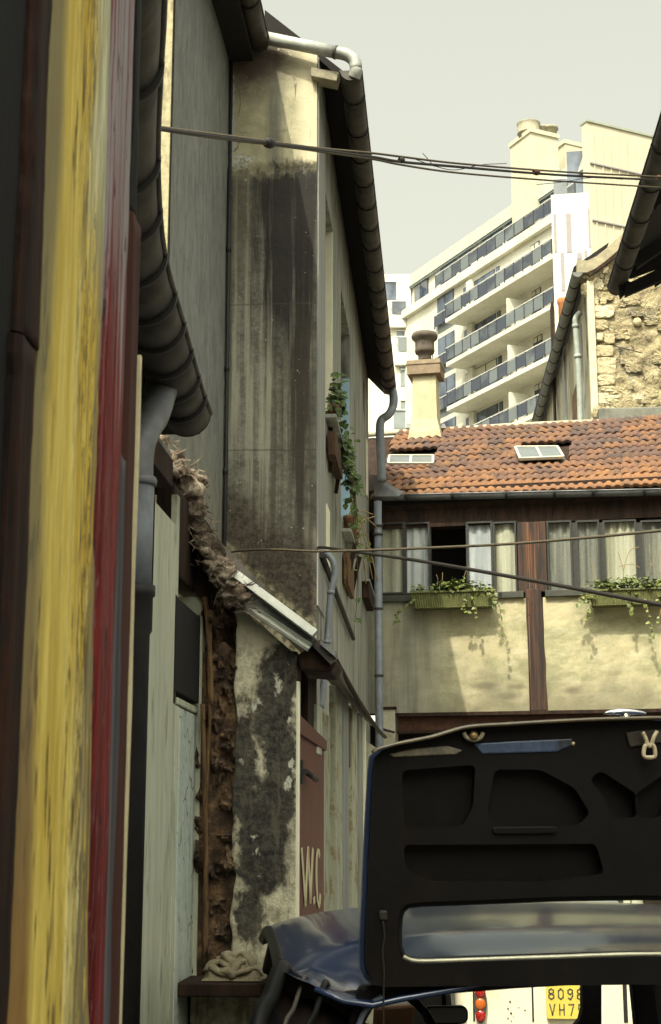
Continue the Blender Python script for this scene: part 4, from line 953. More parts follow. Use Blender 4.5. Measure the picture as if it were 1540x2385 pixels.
# flower boxes
def trough(label, p0, p1):
    t = thing('flower_box', label, 'planter', FB.p(*p0, .2), 'window planters')
    u0, z1 = fb(*p0, .24); u1, z0 = fb(*p1, .24); m = MB(); n = int((u1-u0)/.028)
    def outl(z, k):
        o = []
        for i in range(n*4+1):
            u = u0+(u1-u0)*i/(n*4); ins = (1-k)*.025
            uu = u0+ins+(u1-u0-2*ins)*i/(n*4); o.append(FB.at(uu, z, .255-(1-k)*.02-(.007 if i % 4 in (1, 2) else 0)))
        return o
    lo_, hi_ = outl(z0, 0), outl(z1-.02, 1); k = m.pts(lo_); k2 = m.pts(hi_)
    for i in range(len(lo_)-1): m.face((k+i, k+i+1, k2+i+1, k2+i))
    m.prism([FB.at(u0+.025, z0, .04), FB.at(u0+.025, z0, .235), FB.at(u0, z1-.02, .255), FB.at(u0, z1-.02, .04)], FB.u*.006)
    m.prism([FB.at(u1-.03, z0, .04), FB.at(u1-.03, z0, .235), FB.at(u1-.006, z1-.02, .255), FB.at(u1-.006, z1-.02, .04)], FB.u*.006)
    m.prism([FB.at(u0+.02, z0, .04), FB.at(u0+.02, z0, .235), FB.at(u1-.02, z0, .235), FB.at(u1-.02, z0, .04)], V((0, 0, .006)))
    m.prism([FB.at(u0, z1-.02, .04), FB.at(u0, z1-.02, .245), FB.at(u1, z1-.02, .245), FB.at(u1, z1-.02, .04)], V((0, 0, -.01)))
    m.build('box', plain('mossy_green_plastic', (.125, .135, .045), .75, .35, 18, .3, .004, dirt=(.055, .05, .02)), t)
    m = MB(); m.fbox(FB, u0-.008, u1+.008, z1-.02, z1, .235, .268); m.build('rim', bpy.data.materials['mossy_green_plastic'], t, .003)
    return t
trough('mossy green plastic flower box under the open dark window', (959, 1379), (1148, 1411))
trough('mossy green flower box at the right end of the cream wall', (1372, 1374), (1575, 1404))
def ivy(label, masses, strands, s=.055, stems=()):
    t = thing('ivy_plant', label, 'ivy', FB.p(*masses[0][0], .2), 'potted ivy'); m = MB(); s_ = MB()
    for (px, py), r, n in masses: clump(m, FB.p(px, py, .17), (r[0], r[1], r[2]), int(n*1.7), s*.9, FB.n*.5+V((0, 0, .15)))
    for pts in strands: strand(m, s_, [FB.p(x, y, .27+.02*math.sin(x)) for x, y in pts], 3, s)
    for pts in stems: s_.tube(spline([FB.p(x, y, .12) for x, y in pts], 4), .004, 4)
    stuff(m.build('foliage', MAT['ivy'], t, flip=False)); stuff(s_.build('stem', MAT['stem'], t))
ivy('ivy trailing from the flower box under the open dark window', [((1040, 1372), (.22, .1, .07), 150), ((1085, 1370), (.20, .1, .09), 150), ((1125, 1376), (.16, .1, .06), 70), ((975, 1372), (.12, .08, .05), 26), ((1050, 1362), (.12, .08, .07), 50)],
    [[(1098, 1390), (1108, 1412), (1112, 1436)], [(1140, 1380), (1152, 1396), (1150, 1410)], [(965, 1395), (945, 1412), (928, 1430), (920, 1452)], [(1080, 1395), (1083, 1415), (1087, 1426)], [(1150, 1372), (1160, 1400), (1168, 1440), (1172, 1490)], [(930, 1418), (922, 1434), (925, 1448)]], .052,
    [[(1018, 1374), (1020, 1350), (1016, 1338)], [(1024, 1374), (1030, 1352), (1031, 1334)], [(1078, 1370), (1082, 1340), (1092, 1318)]])
ivy('ivy with tall bare twigs in the right hand flower box', [((1410, 1364), (.16, .1, .07), 110), ((1460, 1360), (.22, .1, .08), 150), ((1520, 1364), (.22, .1, .10), 150), ((1375, 1390), (.12, .06, .06), 40)],
    [[(1376, 1385), (1364, 1402), (1372, 1424), (1366, 1440)], [(1505, 1395), (1510, 1430), (1520, 1465), (1522, 1480)], [(1470, 1392), (1468, 1410), (1472, 1424)], [(1532, 1385), (1538, 1420), (1534, 1450)], [(1385, 1385), (1352, 1392), (1345, 1406)]], .052,
    [[(1448, 1366), (1452, 1330), (1440, 1286)], [(1390, 1364), (1382, 1330), (1376, 1300)], [(1452, 1330), (1466, 1285), (1488, 1274)], [(1500, 1364), (1516, 1320), (1512, 1268)], [(1516, 1320), (1528, 1290), (1526, 1255)], [(1442, 1320), (1470, 1314), (1490, 1322)], [(1538, 1366), (1534, 1310), (1540, 1280)]])
# ------------------------------------------------------------------ stone gable house behind the tiled roof
YS = 23.0
sh = thing('stone_house', 'sunlit rubble stone gable house rising behind the tiled roof', 'house', (4, YS, 0))
FG_ = Frame((0, YS, 0), (1, 0, 0))
def sp(px, py, o=0): return FG_.p(px, py, o)
c_lo, c_hi = sp(1352, 632), sp(1600, 436)
xL = sp(1378, 800).x
def zroof(x): return c_lo.z+(c_hi.z-c_lo.z)*(x-c_lo.x)/(c_hi.x-c_lo.x)-.05
def m_rubble():
    b = Mat('earth_mortar_rubble'); f = b.raw(26, d=7, r=.7, off=3); g = b.raw(4.5, d=7, r=.68, off=9); k = b.raw((2, 2, 2), d=4, off=19)
    c = b.ramp(b.add(b.mul(f, .4), b.mul(g, .6)), [(.34, (.05, .042, .028)), (.43, (.22, .18, .105)), (.53, (.36, .30, .17)), (.64, (.50, .43, .27))])
    c = b.mix(b.mul(b.noise(3.2, .54, .62, off=33, r=.7), .6), c, (.20, .185, .14))
    c = b.mix(b.mul(b.vor((2.6, 2.6, 3.6), .03, .0, dist=.9), b.noise(2, .42, .55, off=3)), c, (.06, .05, .03))
    c = b.mix(b.noise(9, .64, .68, off=44), c, (.07, .06, .045))
    return b.out(c, .95, b.add(f, g), 1.0, .03)
MAT['rubble'] = m_rubble()
def gableg(a, b_):
    x = xL+.05+(5.2-xL)*a; z = 7.4+(zroof(x)-7.4)*b_
    d = .05*noise.fractal(V((x*3.2, z*3.6, 4)), 1, 2, 6)-.05*max(0, noise.fractal(V((x*2.2, z*2.6, 14)), 1, 2, 5))
    return (x, YS-d, z)
m = MB(); m.grid(110, 130, gableg, False); m.build('rubble_wall', MAT['rubble'], sh)
m = MB(); m.prism([(xL, YS+.10, 0), (5.2, YS+.10, 0), (5.2, YS+.10, zroof(5.2)), (xL, YS+.10, zroof(xL))], (0, .3, 0)); m.build('wall_core', MAT['rubble'], sh)
def m_stone():
    b = Mat('pale_limestone'); r = b.rnd(); f = b.raw(16, d=6, r=.68, off=3)
    c = b.mix(r, (.40, .34, .20), (.60, .54, .36)); c = b.mix(b.ss(f, .50, .66), c, (.27, .22, .13)); return b.out(c, .9, f, .8, .02)
MAT['stone'] = m_stone()
def stone(cx, cz_, w, h, dep, mat='stone', seed=0, sq=.35):
    """one roughly dressed block, its face uneven and its corners knocked off"""
    m = MB(); n = 18; k = len(m.v); o = V((seed*3.1, seed*1.7, 0)); rings = 3
    for j in range(rings):
        sc_ = (1.0, .97, .80)[j]; y = YS-.0-dep*(0, .8, 1)[j]
        for i in range(n):
            a = 2*math.pi*i/n; cxn, szn = math.cos(a), math.sin(a); p_ = (abs(cxn)**(2/sq*.5)+abs(szn)**(2/sq*.5))
            r = 1/max(abs(cxn), abs(szn))**.85
            e = 1+.13*noise.noise(V((cxn*1.4, szn*1.4, 0))+o)+.07*noise.noise(V((cxn*4, szn*4, 2))+o)
            m.v.append(V((cx+w/2*cxn*r*e*sc_, y-.02*noise.noise(V((cxn*3, szn*3, j))+o), cz_+h/2*szn*r*e*sc_)))
    for j in range(rings-1):
        for i in range(n): m.face((k+j*n+i, k+j*n+(i+1) % n, k+(j+1)*n+(i+1) % n, k+(j+1)*n+i))
    c = m.pts([(cx, YS-dep*1.05, cz_)])
    for i in range(n): m.face((k+(rings-1)*n+i, k+(rings-1)*n+(i+1) % n, c))
    return m.build('stone', MAT[mat], sh)
kq = .2047
for i, (x0_, y0_, x1_, y1_) in enumerate(((745, 645, 1010, 785), (740, 808, 935, 918), (800, 965, 880, 1050), (890, 975, 1015, 1085), (750, 980, 800, 1090), (758, 1098, 1003, 1225), (775, 1238, 1035, 1425), (805, 1440, 1012, 1560), (850, 1565, 1015, 1625), (760, 350, 890, 470), (870, 215, 945, 290), (740, 560, 830, 640), (840, 575, 920, 640))):
    a = sp(1224.8+x0_*kq, 580+y0_*kq); b_ = sp(1224.8+x1_*kq, 580+y1_*kq)
    stone((a.x+b_.x)/2, (a.z+b_.z)/2, b_.x-a.x, a.z-b_.z, random.uniform(.03, .06), 'stone', i+1)
rr_ = random.Random(5)
for k in range(95):
    if k < 40: px, py = rr_.uniform(845, 1290), rr_.uniform(1570, 1860)
    elif k < 70: px, py = rr_.uniform(720, 930), rr_.uniform(200, 560)
    else: px, py = rr_.uniform(1010, 1900), rr_.uniform(420, 1800)
    if 70 <= k and px < 1040: continue
    p = sp(1224.8+px*kq, 580+py*kq)
    if p.z > zroof(p.x)-.12: continue
    s_ = rr_.uniform(.08, .20); stone(p.x, p.z, s_*1.4, s_*rr_.uniform(.7, 1.1), rr_.uniform(.01, .04), 'stone' if k < 30 and rr_.random() < .4 else 'rubble', k+30)
p = sp(1484, 751); m = MB(); m.ball((p.x, YS-.03, p.z), .07, 14, 10, .12, (1, .6, 1)); m.build('wall_tie', MAT['stone'], sh)
p0, p1 = sp(1428, 808), sp(1496, 826)
m = MB(); m.tube([p0+V((0, -.07, 0)), p1+V((0, -.07, 0))], .008, 5); m.build('loose_wire', MAT['cable'], sh)
# coping on the gable, curling up to the right
cp_ = [(1345, 604, 634), (1368, 607, 634), (1390, 596, 624), (1415, 576, 604), (1440, 553, 582), (1470, 524, 556), (1600, 400, 440)]
m = MB(); k = []
top = [sp(x, a, .12) for x, a, b_ in cp_]; bot = [sp(x, b_, .12) for x, a, b_ in cp_]
for i in range(len(cp_)-1): m.box8([bot[i], bot[i+1], bot[i+1]+V((0, .5, 0)), bot[i]+V((0, .5, 0)), top[i], top[i+1], top[i+1]+V((0, .5, 0)), top[i]+V((0, .5, 0))])
m.build('coping', plain('grey_tan_coping', (.33, .29, .19), .9, .3, 7, .4, .01, dirt=(.21, .19, .13)), sh)
m = MB(); m.bar(sp(1372, 642, .16), sp(1445, 588, .16), .06, .05); m.build('drip_edge', MAT['dark_wood'], sh)
# low grey parapet at the gable's foot
pw = thing('grey_parapet', 'low grey cement upstand between the tiles and the stone gable', 'wall', sp(1460, 985, .5))
m = MB(); a_, b_ = sp(1388, 967, .8), sp(1700, 1040, .8); m.box(a_.x, b_.x, YS-1.2, YS-.3, b_.z-2, a_.z); m.build('upstand', plain('grey_cement', (.17, .17, .14), .9, .3, 5, .4, .01, dirt=(.09, .09, .075)), pw, .02)
m = MB()
for k in range(26):
    p = sp(random.uniform(1385, 1435), random.uniform(955, 972), .85); m.ball(p, random.uniform(.03, .08), 7, 5, .5)
m.build('mortar_lumps', MAT['rubble'], pw)
# its long side, running away
YE = 34.0; xE = xL-.155*(YE-YS)/8.4
Fsd = Frame((xL, YS, 0), (xE-xL, YE-YS), None); Fsd.n = V((-1, -.018, 0)).normalized()
m = MB(); m.box8([(xL, YS+.05, 0), (xE, YE, 0), (xE+.4, YE, 0), (xL+.4, YS+.05, 0), (xL, YS+.05, c_lo.z), (xE, YE, c_lo.z), (xE+.4, YE, c_lo.z), (xL+.4, YS+.05, c_lo.z)])
m.build('side_wall', streaky('weathered_boarded_side', (.14, .125, .085), (.48, .45, .33), (4, 2.2, .5), .9, (.08, .07, .045)), sh)
m = MB(); m.box(xL-.05, xL+.06, YS-.10, YS+.06, 6, c_lo.z-.2); m.build('corner_strip', plain('cream_corner_render', (.56, .51, .35), .9, .2, 5), sh, .01)
for py0, py1, y0_, y1_, mt in ((880, 1100, 24.6, 26.0, 'tan_wood'), (800, 1100, 27.0, 27.5, 'corner_trim'), (760, 1100, 24.2, 24.5, 'corner_trim'), (700, 1100, 29, 29.4, 'dark_wood')):
    xx = xL-.155*(y0_-YS)/8.4; m = MB(); m.box(xx-.03, xx+.02, y0_, y1_, 6, 1.65+(1950-py0)/3500*y0_*1.02); m.build('side_board', MAT[mt], sh)
m = MB(); a = V((xL-.05, YS+.1, c_lo.z+.02)); b_ = V((xE-.05, YE, c_lo.z+.02)); m.prism([a, a+V((-.18, 0, .0)), a+V((-.18, 0, .1)), a+V((.4, 0, .5))], b_-a); m.build('side_eaves', MAT['soffit'], sh)
g0, g1 = sp(1345, 634, .25), PY(1246, 1000, 32.5)
gutter('rain_gutter', 'grey gutter of the stone house seen end-on, slanting down to the tiles', [g0, g0.lerp(g1, .5), g1], .078, plain('grey_green_zinc', (.145, .15, .13), .6, .3, 6), (.055, .12, .19, .26, .33, .40, .47, .54, .62, .70, .78, .86), 'eaves gutters')
dp3 = thing('downpipe', 'pale grey downpipe on the side of the stone house', 'drainpipe', (xL-.1, YS+.5, 6), 'rainwater downpipes')
q = [PY(x, y, YS+.45) for x, y in ((1352, 728), (1342, 740), (1341, 760), (1346, 830), (1350, 900), (1354, 1050))]
m = MB(); m.tube(spline(q, 5), .048, 12, side=(0, 1, 0)); m.build('pipe', plain('pale_green_pipe', (.30, .33, .29), .6, .2, 9), dp3)
for i in (2, 3):
    m = MB(); m.tube([q[i]+V((0, 0, .03)), q[i]-V((0, 0, .03))], .058, 12, side=(0, 1, 0)); m.build('collar', bpy.data.materials['pale_green_pipe'], dp3)
# terracotta pot far off
p = PY(1311, 700, 30); m = MB(); m.lathe((p.x, 30, p.z-3), [(.10, 0), (.10, 2.9), (.12, 2.93), (.12, 3.02), (.1, 3.04)], 14); tag(m.build('chimney_pot', plain('bright_terracotta', (.42, .17, .06), .8)), 'orange clay chimney pot peeping out beside the slanting gutter', 'chimney pot')

# ------------------------------------------------------------------ black eaves on the right
rs = thing('open_shed', 'dark open-sided shed roof jutting in at the right edge', 'shed', (2.2, 10, 0))
gE = PY(1436, 668, 13.0); gN = PY(1580, 210, 9.2)
gutter('rain_gutter', 'dark gutter of the black shed roof at the right edge', [V((gE.x+ (gE.x-1.46)*0+.03, 6.5, gE.z)), V((gE.x+.02, 10, gE.z)), V((gE.x, 13.0, gE.z))], .08, MAT['zinc_dark'], (.2, .34, .46, .56, .66, .75, .83, .905), 'eaves gutters')
xg = gE.x
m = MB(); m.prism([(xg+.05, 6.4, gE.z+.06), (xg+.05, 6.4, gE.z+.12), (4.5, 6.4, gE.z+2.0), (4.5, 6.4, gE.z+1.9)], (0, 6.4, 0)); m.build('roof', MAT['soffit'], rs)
m = MB(); m.box(xg+.12, 2.4, 12.55, 12.65, gE.z-.02, gE.z+.02)
for y in (7, 8.4, 9.8, 11.2, 12.5):
    m = MB(); m.bar((xg+.08, y, gE.z+.02), (4.2, y, gE.z+1.72), .08, .12); m.build('rafter', MAT['soffit'], rs)
# gable truss: a dark board with a slit of light below it
pa = [PY(x, y, 12.7) for x, y in ((1458, 692), (1545, 652), (1700, 580), (1700, 400), (1545, 480), (1470, 600))]
m = MB(); lo1 = [PY(x, y, 12.7) for x, y in ((1456, 690), (1700, 582), (1700, 545), (1458, 662))]; m.prism(lo1, (0, .05, 0)); m.build('tie_board', MAT['soffit'], rs)
m = MB(); hi1 = [PY(x, y, 12.7) for x, y in ((1452, 660), (1472, 655), (1530, 632), (1700, 566), (1700, 330), (1500, 540))]
hi1 = [PY(x, y, 12.7) for x, y in ((1440, 640), (1472, 645), (1700, 560), (1700, 300), (1560, 420))]; m.prism(hi1, (0, .05, 0)); m.build('gable_board', MAT['soffit'], rs)
m = MB(); lo2 = [PY(x, y, 12.7) for x, y in ((1528, 630), (1700, 570), (1700, 545), (1528, 662))]; m.prism([p+V((0, .055, 0)) for p in lo2], (0, .04, 0)); m.build('gable_board', MAT['soffit'], rs)
m = MB(); lo3 = [PY(x, y, 12.7) for x, y in ((1440, 645), (1470, 650), (1470, 668), (1446, 690))]; m.prism([p+V((0, .055, 0)) for p in lo3], (0, .04, 0)); m.build('gable_board', MAT['soffit'], rs)
m = MB(); m.box(2.7, 3.0, 4.0, 12.6, 0, 2.6); m.build('low_wall', MAT['side_wall'], rs)
for y in (6.6, 9.6, 12.4):
    m = MB(); m.box(2.55, 2.69, y, y+.14, 0, gE.z+.75); m.build('timber_post', MAT['dark_wood'], rs, .01)

# ------------------------------------------------------------------ white apartment block
DA = 77.0; OA = PY(1290, 700, DA)
dv = ray(-940, 1950); FA = Frame(OA, (-dv.x, -dv.y)); FA.n = V((dv.y, -dv.x, 0)).normalized()*-1
FA.u = V((dv.x, dv.y, 0)).normalized()             # u runs left and away from the street corner
if FA.n.dot(CAM-OA) < 0: FA.n = -FA.n
ap = thing('apartment_block', 'white modern apartment block with long blue-glass balconies', 'apartment block', FA.at(10, 0, -6))
def m_white():
    b = Mat('white_render'); n = b.raw((.5, .5, .8), d=6, off=3); f = b.raw(5, d=5)
    return b.out(b.mix(b.ss(b.add(b.mul(n, .6), b.mul(f, .4)), .38, .62), (.56, .54, .44), (.68, .66, .55)), .85, f, .1, .02)
MAT['white'] = m_white(); MAT['creamw'] = plain('cream_concrete', (.54, .50, .37), .9, .08, 1.2)
def m_panel():
    b = Mat('blue_glass_panel'); n = b.add(b.mul(b.raw((.6, .6, .9), d=4, off=3), .6), b.mul(b.rnd(), .4))
    return b.out(b.mix(b.ss(n, .38, .62), (.03, .038, .058), (.14, .16, .16)), .08, None, spec=.9)
MAT['panel'] = m_panel(); MAT['bglass'] = (lambda b: b.out(b.mix(b.noise((.4, .4, .3), .4, .6, off=5), (.02, .03, .055), (.12, .15, .19)), .08, None, spec=.8))(Mat('blue_window'))
MAT['steel'] = plain('dark_balcony_steel', (.05, .055, .07), .5, .2, 3); MAT['railw'] = plain('pale_handrail', (.55, .56, .52), .5, .1, 3)
MAT['greyband'] = plain('grey_spandrel', (.22, .25, .25), .8, .15, 1.5); MAT['mansard'] = plain('pale_green_zinc_roof', (.36, .385, .31), .6, .1, 1.0); MAT['blind'] = plain('cream_blind', (.58, .55, .42), .8, .1, 2)
def au(px, py, o=0): return FA.uz(px, py, o)
OW = -1.55                                          # wall plane behind the balcony fronts
zA = au(1150, 676)[1]; zA = (au(1036, 743)[1]+au(1257, 610)[1])/2; zB = (au(1039.7, 841)[1]+au(1257, 727)[1])/2; zC = (au(1043.5, 949)[1]+au(1257, 836)[1])/2
HF = (zA-zC)/2
uL = au(1038, 780)[0]
def cq(cx, cy): return 870.2+cx*.2511, 580.1+cy*.2511   # survey close-up to picture
def abox(name, mat, u0, u1, z0, z1, o0, o1, par=None):
    m = MB(); m.fbox(FA, u0, u1, z0, z1, o0, o1); return m.build(name, MAT[mat], par or ap)
def rail(u0, u1, z, o, hgt=.92, step=1.0, ret=None):
    rl = abox('railing', 'railw', u0, u1, z+hgt-.05, z+hgt, o-.06, o+.02)
    n = max(1, round((u1-u0)/step))
    for i in range(n+1):
        u = u0+(u1-u0)*i/n; abox('post', 'steel', u-.03, u+.03, z, z+hgt-.05, o-.05, o+.01, rl)
        if i < n: abox('glass_panel', 'panel', u+.05, u0+(u1-u0)*(i+1)/n-.05, z+.12, z+hgt-.10, o-.03, o-.01, rl)
    if ret is not None:
        m = MB(); m.fbox(FA, u1-.03, u1, z+.1, z+hgt-.1, ret, o-.06); m.build('glass_panel', MAT['panel'], rl)
        m = MB(); m.fbox(FA, u1-.05, u1+.01, z+hgt-.05, z+hgt, ret, o-.07); m.build('end_rail', MAT['railw'], rl)
def awin(u0, u1, z0, z1, o=OW, nb=2, mat='bglass', blind=0):
    w_ = abox('window', 'steel', u0, u1, z0, z1, o-.02, o+.03)
    n = nb
    for i in range(n):
        a = u0+(u1-u0)*i/n+.06; b_ = u0+(u1-u0)*(i+1)/n-.06
        abox('pane', mat, a, b_, z0+.06, z1-.06-(z1-z0)*blind, o+.03, o+.045, w_)
        if blind: abox('blind', 'blind', a, b_, z1-.06-(z1-z0)*blind, z1-.06, o+.031, o+.05, w_)
# main wall
uEnd = 24.0
abox('wall', 'white', -.2, uEnd, 0, au(1088, 629, OW+.28)[1]+.2, OW-6, OW)
for k, z in enumerate((zA, zB, zC, zC-HF, zC-2*HF)):
    s_ = abox('balcony_slab', 'white', .0, uL, z-.26, z, OW+.01, 0)
    rail(.05, uL-.02, z, 0, ret=OW+.02)
    zt_ = z+HF-.32
    # recess windows
    for (cx0, cx1, nb, bl) in ((842, 1135, 3, .0), (1150, 1180, 1, 0), (1478, 1560, 2, .12)):
        r0 = au(*cq(cx0, 700), OW)[0]; r1 = au(*cq(cx1, 560), OW)[0]
        # widths read off the close-up are along the receding wall
        a, b_ = sorted((r0, r1)); awin(a, b_, z+.05, zt_-.12, OW, nb, 'bglass', (.18 if (k == 2 and nb == 3) else bl))
    u1_ = au(*cq(1000, 600), OW)[0]
    if k > 0:
        uf = au(*cq(1215, 480), 0)[0]; abox('partition', 'white', uf-.06, uf+.06, z, z+1.9, OW+.02, -.15)
    abox('pier', 'greyband' if k == 9 else 'white', uL-.9, uL-.35, z+.0, zt_, OW+.0, OW+.25)
# floor above slab A: flush white band, top balcony and mansard
zT = au(1085, 600, OW+.4)[1]
zTop = au(1088, 629, OW+.28)[1]+.12
rl_u0, rl_u1 = 1.2, au(*cq(572, 300), OW+.3)[0]
abox('band', 'white', -.1, uEnd, zTop-.55, zTop-.02, OW+.005, OW+.30)
rail(-.5, rl_u1, zTop, OW+.28)
for (cx0, cx1, nb) in ((440, 318, 2), (275, 175, 1), (838, 735, 1), (1130, 960, 2), (700, 560, 2), (1400, 1180, 2), (1700, 1480, 2)):
    a = au(*cq(cx0, 100), OW)[0]; b_ = au(*cq(cx1, 200), OW)[0]; a, b_ = sorted((a, b_)); awin(a, b_, zTop-.2, au(1150, 536, OW-.35)[1]-.13, OW-.5, nb)
abox('top_wall', 'white', -.2, uEnd, zTop-.02, au(1150, 536, OW-.35)[1]-.02, OW-6, OW-.55)
zM = au(1150, 536, OW-.35)[1]
zM2 = au(1150, 505, OW-.6)[1]; uM = au(1374, 380, OW-.5)[0]
abox('eaves_board', 'greyband', uM, uEnd+3, zM-.12, zM, OW-1.2, OW-.35)
m = MB(); m.prism([FA.at(uM, zM+.002, OW-.30), FA.at(uM, zM2, OW-.6), FA.at(uM, zM2, OW-6), FA.at(uM, zM+.002, OW-6)], FA.u*(uEnd+3-uM)); m.build('mansard_roof', MAT['mansard'], ap)
# flush left part with windows and grey spandrels
for k in range(6):
    z = zTop-(k+1)*HF
    a = au(*cq(745, 500), OW+.02)[0]; b_ = au(*cq(592, 560), OW+.02)[0]; a, b_ = sorted((a, b_))
    awin(a, b_, z+.55, z+HF-.5, OW, 2); abox('spandrel', 'greyband', a, b_, z-.15, z+.5, OW+.0, OW+.02)
    rail(a, b_, z+.15, OW+.25, .9, 1.2)
    a2 = au(*cq(545, 650), OW+.02)[0]; b2 = au(*cq(412, 700), OW+.02)[0]; a2, b2 = sorted((a2, b2))
    if k != 0: awin(a2, b2, z+.5, z+HF-.55, OW, 1, 'blind')
# far wing, facing the yard
FW = Frame(FA.at(uEnd-4.2, 0, OW+.2), (1, .08)); FW.n = V((.08, -1, 0)).normalized()
wg = MB()
def wq(cx, cy): return FW.uz(*cq(cx, cy))
a = wq(-60, 300)[0]; b_ = wq(345, 300)[0]
m = MB(); m.fbox(FW, a, b_+.0, 0, wq(0, 232)[1], -4, 0); m.build('wing', MAT['white'], ap)
for (y0, y1, x0_, x1_, kind) in ((490, 620, 170, 300, 'rail'), (765, 820, 215, 335, 'win'), (822, 965, 225, 380, 'rail'), (1095, 1120, 240, 340, 'win'), (1125, 1275, 250, 355, 'grey'), (1410, 1490, 250, 355, 'grey'), (1500, 1665, 185, 350, 'grey'), (310, 470, 100, 210, 'win')):
    ua, z1 = wq(x0_, y0); ub_, z0 = wq(x1_, y1)
    if kind == 'rail':
        m = MB(); m.fbox(FW, ua, ub_, z0, z1-.1, .3, .33); q_ = m.build('railing', MAT['panel'], ap)
        m = MB(); m.fbox(FW, ua-.2, ub_, z1-.09, z1, .27, .36); m.build('hand_rail', MAT['railw'], q_)
        m = MB(); m.fbox(FW, ua-.2, ub_, z0-.9, z0-.05, .01, .35); m.build('band', MAT['white'], ap)
    else:
        m = MB(); m.fbox(FW, ua, ub_, z0, z1, .0, .04); q_ = m.build('window', MAT['greyband' if kind == 'grey' else 'bglass'], ap)
        m = MB(); m.fbox(FW, ua, ub_, z1, z1+.08, .0, .12); m.build('lintel', MAT['railw'], q_)
# corner tower: chamfer with grey stripes, then the ribbed side wall
dl = ray(1374, 1950); 
C0 = FA.at(-.05, 0, 0)
d1 = V((math.cos(R(-6)), math.sin(R(-6)), 0))
FC_ = Frame(C0, d1); FC_.n = V((d1.y, -d1.x, 0)); FC_.n = FC_.n if FC_.n.y < 0 else -FC_.n
uR = FC_.uz(1381, 560)[0]; zc1 = FC_.uz(1340, 450)[1]
m = MB(); m.fbox(FC_, 0, uR, 0, zc1, -5, 0); m.build('corner_wall', MAT['white'], ap)
MAT['stripe'] = plain('grey_violet_stripe', (.30, .275, .275), .9, .12, 6)
kz = .2256                                          # second close-up (1850,400 in the original)
def c2(cx, cy): return 1192.5+cx*kz, 257.8+cy*kz
for x0_, y0, x1_, y1 in ((425, 1070, 468, 1460), (555, 1065, 622, 1460), (780, 1010, 822, 1410), (500, 1470, 552, 1860), (670, 1470, 725, 1530), (745, 1445, 785, 1530)):
    ua, z1 = FC_.uz(*c2(x0_, y0)); ub_, z0 = FC_.uz(*c2(x1_, y1)); m = MB(); m.fbox(FC_, ua, ub_, z0, z1, .0, .03); m.build('stripe', MAT['stripe'], ap)
C1 = FC_.at(uR, 0, 0); d2 = V((math.cos(R(30)), math.sin(R(30)), 0))
FD = Frame(C1, d2); FD.n = V((d2.y, -d2.x, 0))
zt0 = PP(1373, 285, C1, FD.n).z; 
m = MB(); m.fbox(FD, -.1, 26, 0, zt0, -.5, 0); m.build('side_wall', MAT['creamw'], ap)
for i in range(44):
    m = MB(); m.fbox(FD, .25+i*.55, .25+i*.55+.07, 8, zt0-.5, .0, .06); m.build('rib', MAT['creamw'], ap)
for py in (380, 512):
    z = PP(1376, py, C1, FD.n).z; m = MB(); m.fbox(FD, 0, 25, z-.05, z+.03, .0, .10); m.build('joint', MAT['stripe'], ap)
m = MB(); m.fbox(FD, -.15, 26, zt0, zt0+.12, -.6, .08); m.build('roof_edge', plain('grey_green_trim', (.33, .35, .27), .7), ap)
# loggia at the tower top and set-back blocks with chimneys
ua, z1 = FC_.uz(1289, 424); ub_, z0 = FC_.uz(1374, 460)
m = MB(); m.fbox(FC_, ua, ub_-1.2, z0+.1, z1+.15, -.05, -.02); m.build('railing', MAT['panel'], ap)
m = MB(); m.fbox(FC_, ua, ub_-1.2, z1+.15, z1+.22, -.08, .0); m.build('hand_rail', MAT['railw'], ap)
m = MB(); m.fbox(FC_, uR-1.25, uR-.02, zc1+.0, zc1+3.0, -1.2, -1.15); m.build('window', MAT['bglass'], ap)
FCH = Frame(PY(1258, 400, 86), (math.cos(R(30)), math.sin(R(30)))); FCH.n = V((FCH.u.y, -FCH.u.x, 0))
def block(name, pxl, pxm, pxr, py, dep_, hgt):
    o = PY(pxm, py, dep_); F1 = Frame(o, d2); F1.n = V((d2.y, -d2.x, 0)); wl_ = FA.u
    ur = F1.uz(pxr, py+30)[0]; nl = 2.0*(pxm-pxl)/20
    zt_ = o.z; m = MB()
    A_ = F1.at(0, 0, 0); B_ = F1.at(ur, 0, 0); D_ = A_+wl_*nl; E_ = B_+wl_*nl
    lo = [V((p.x, p.y, zt_-hgt)) for p in (A_, B_, E_, D_)]; hi = [V((p.x, p.y, zt_)) for p in (A_, B_, E_, D_)]
    m.box8(lo+hi); b2_ = m.build(name, MAT['creamw'], ap)
    c = sum(hi, V((0, 0, 0)))/4; m = MB(); m.box8([c+(p-c)*1.08+V((0, 0, .002)) for p in hi]+[c+(p-c)*1.08+V((0, 0, .25)) for p in hi]); m.build('cap', MAT['creamw'], b2_)
    return b2_, hi
b1, hi = block('chimney_stack', 1214, 1236, 1300, 308, FA.p(1236, 540, OW+.2).y, 6.6)
cen = sum(hi, V((0, 0, 0)))/4
p = PY(1233, 302, FA.p(1236, 540, OW+.2).y+.5); m = MB(); m.lathe((p.x, p.y+.6, p.z-.3), [(.62, 0), (.62, .3), (.68, .32), (.62, .36), (.66, .6), (.62, .62), (.68, .9), (.7, .95), (.3, 1.0)], 20); m.build('flue_pot', plain('grey_flue', (.30, .28, .20), .8, .25, 3), b1)
for px in (1262, 1281):
    p = PY(px, 306, FA.p(1236, 540, OW+.2).y+1.5); m = MB(); m.lathe((p.x, p.y, p.z-.3), [(.4, 0), (.4, .35), (.5, .38), (.5, .52)], 14); m.build('flue_pot', bpy.data.materials['grey_flue'], b1)
b2_, hi2 = block('lift_house', 1303, 1316, 1385, 334, 84, 6)
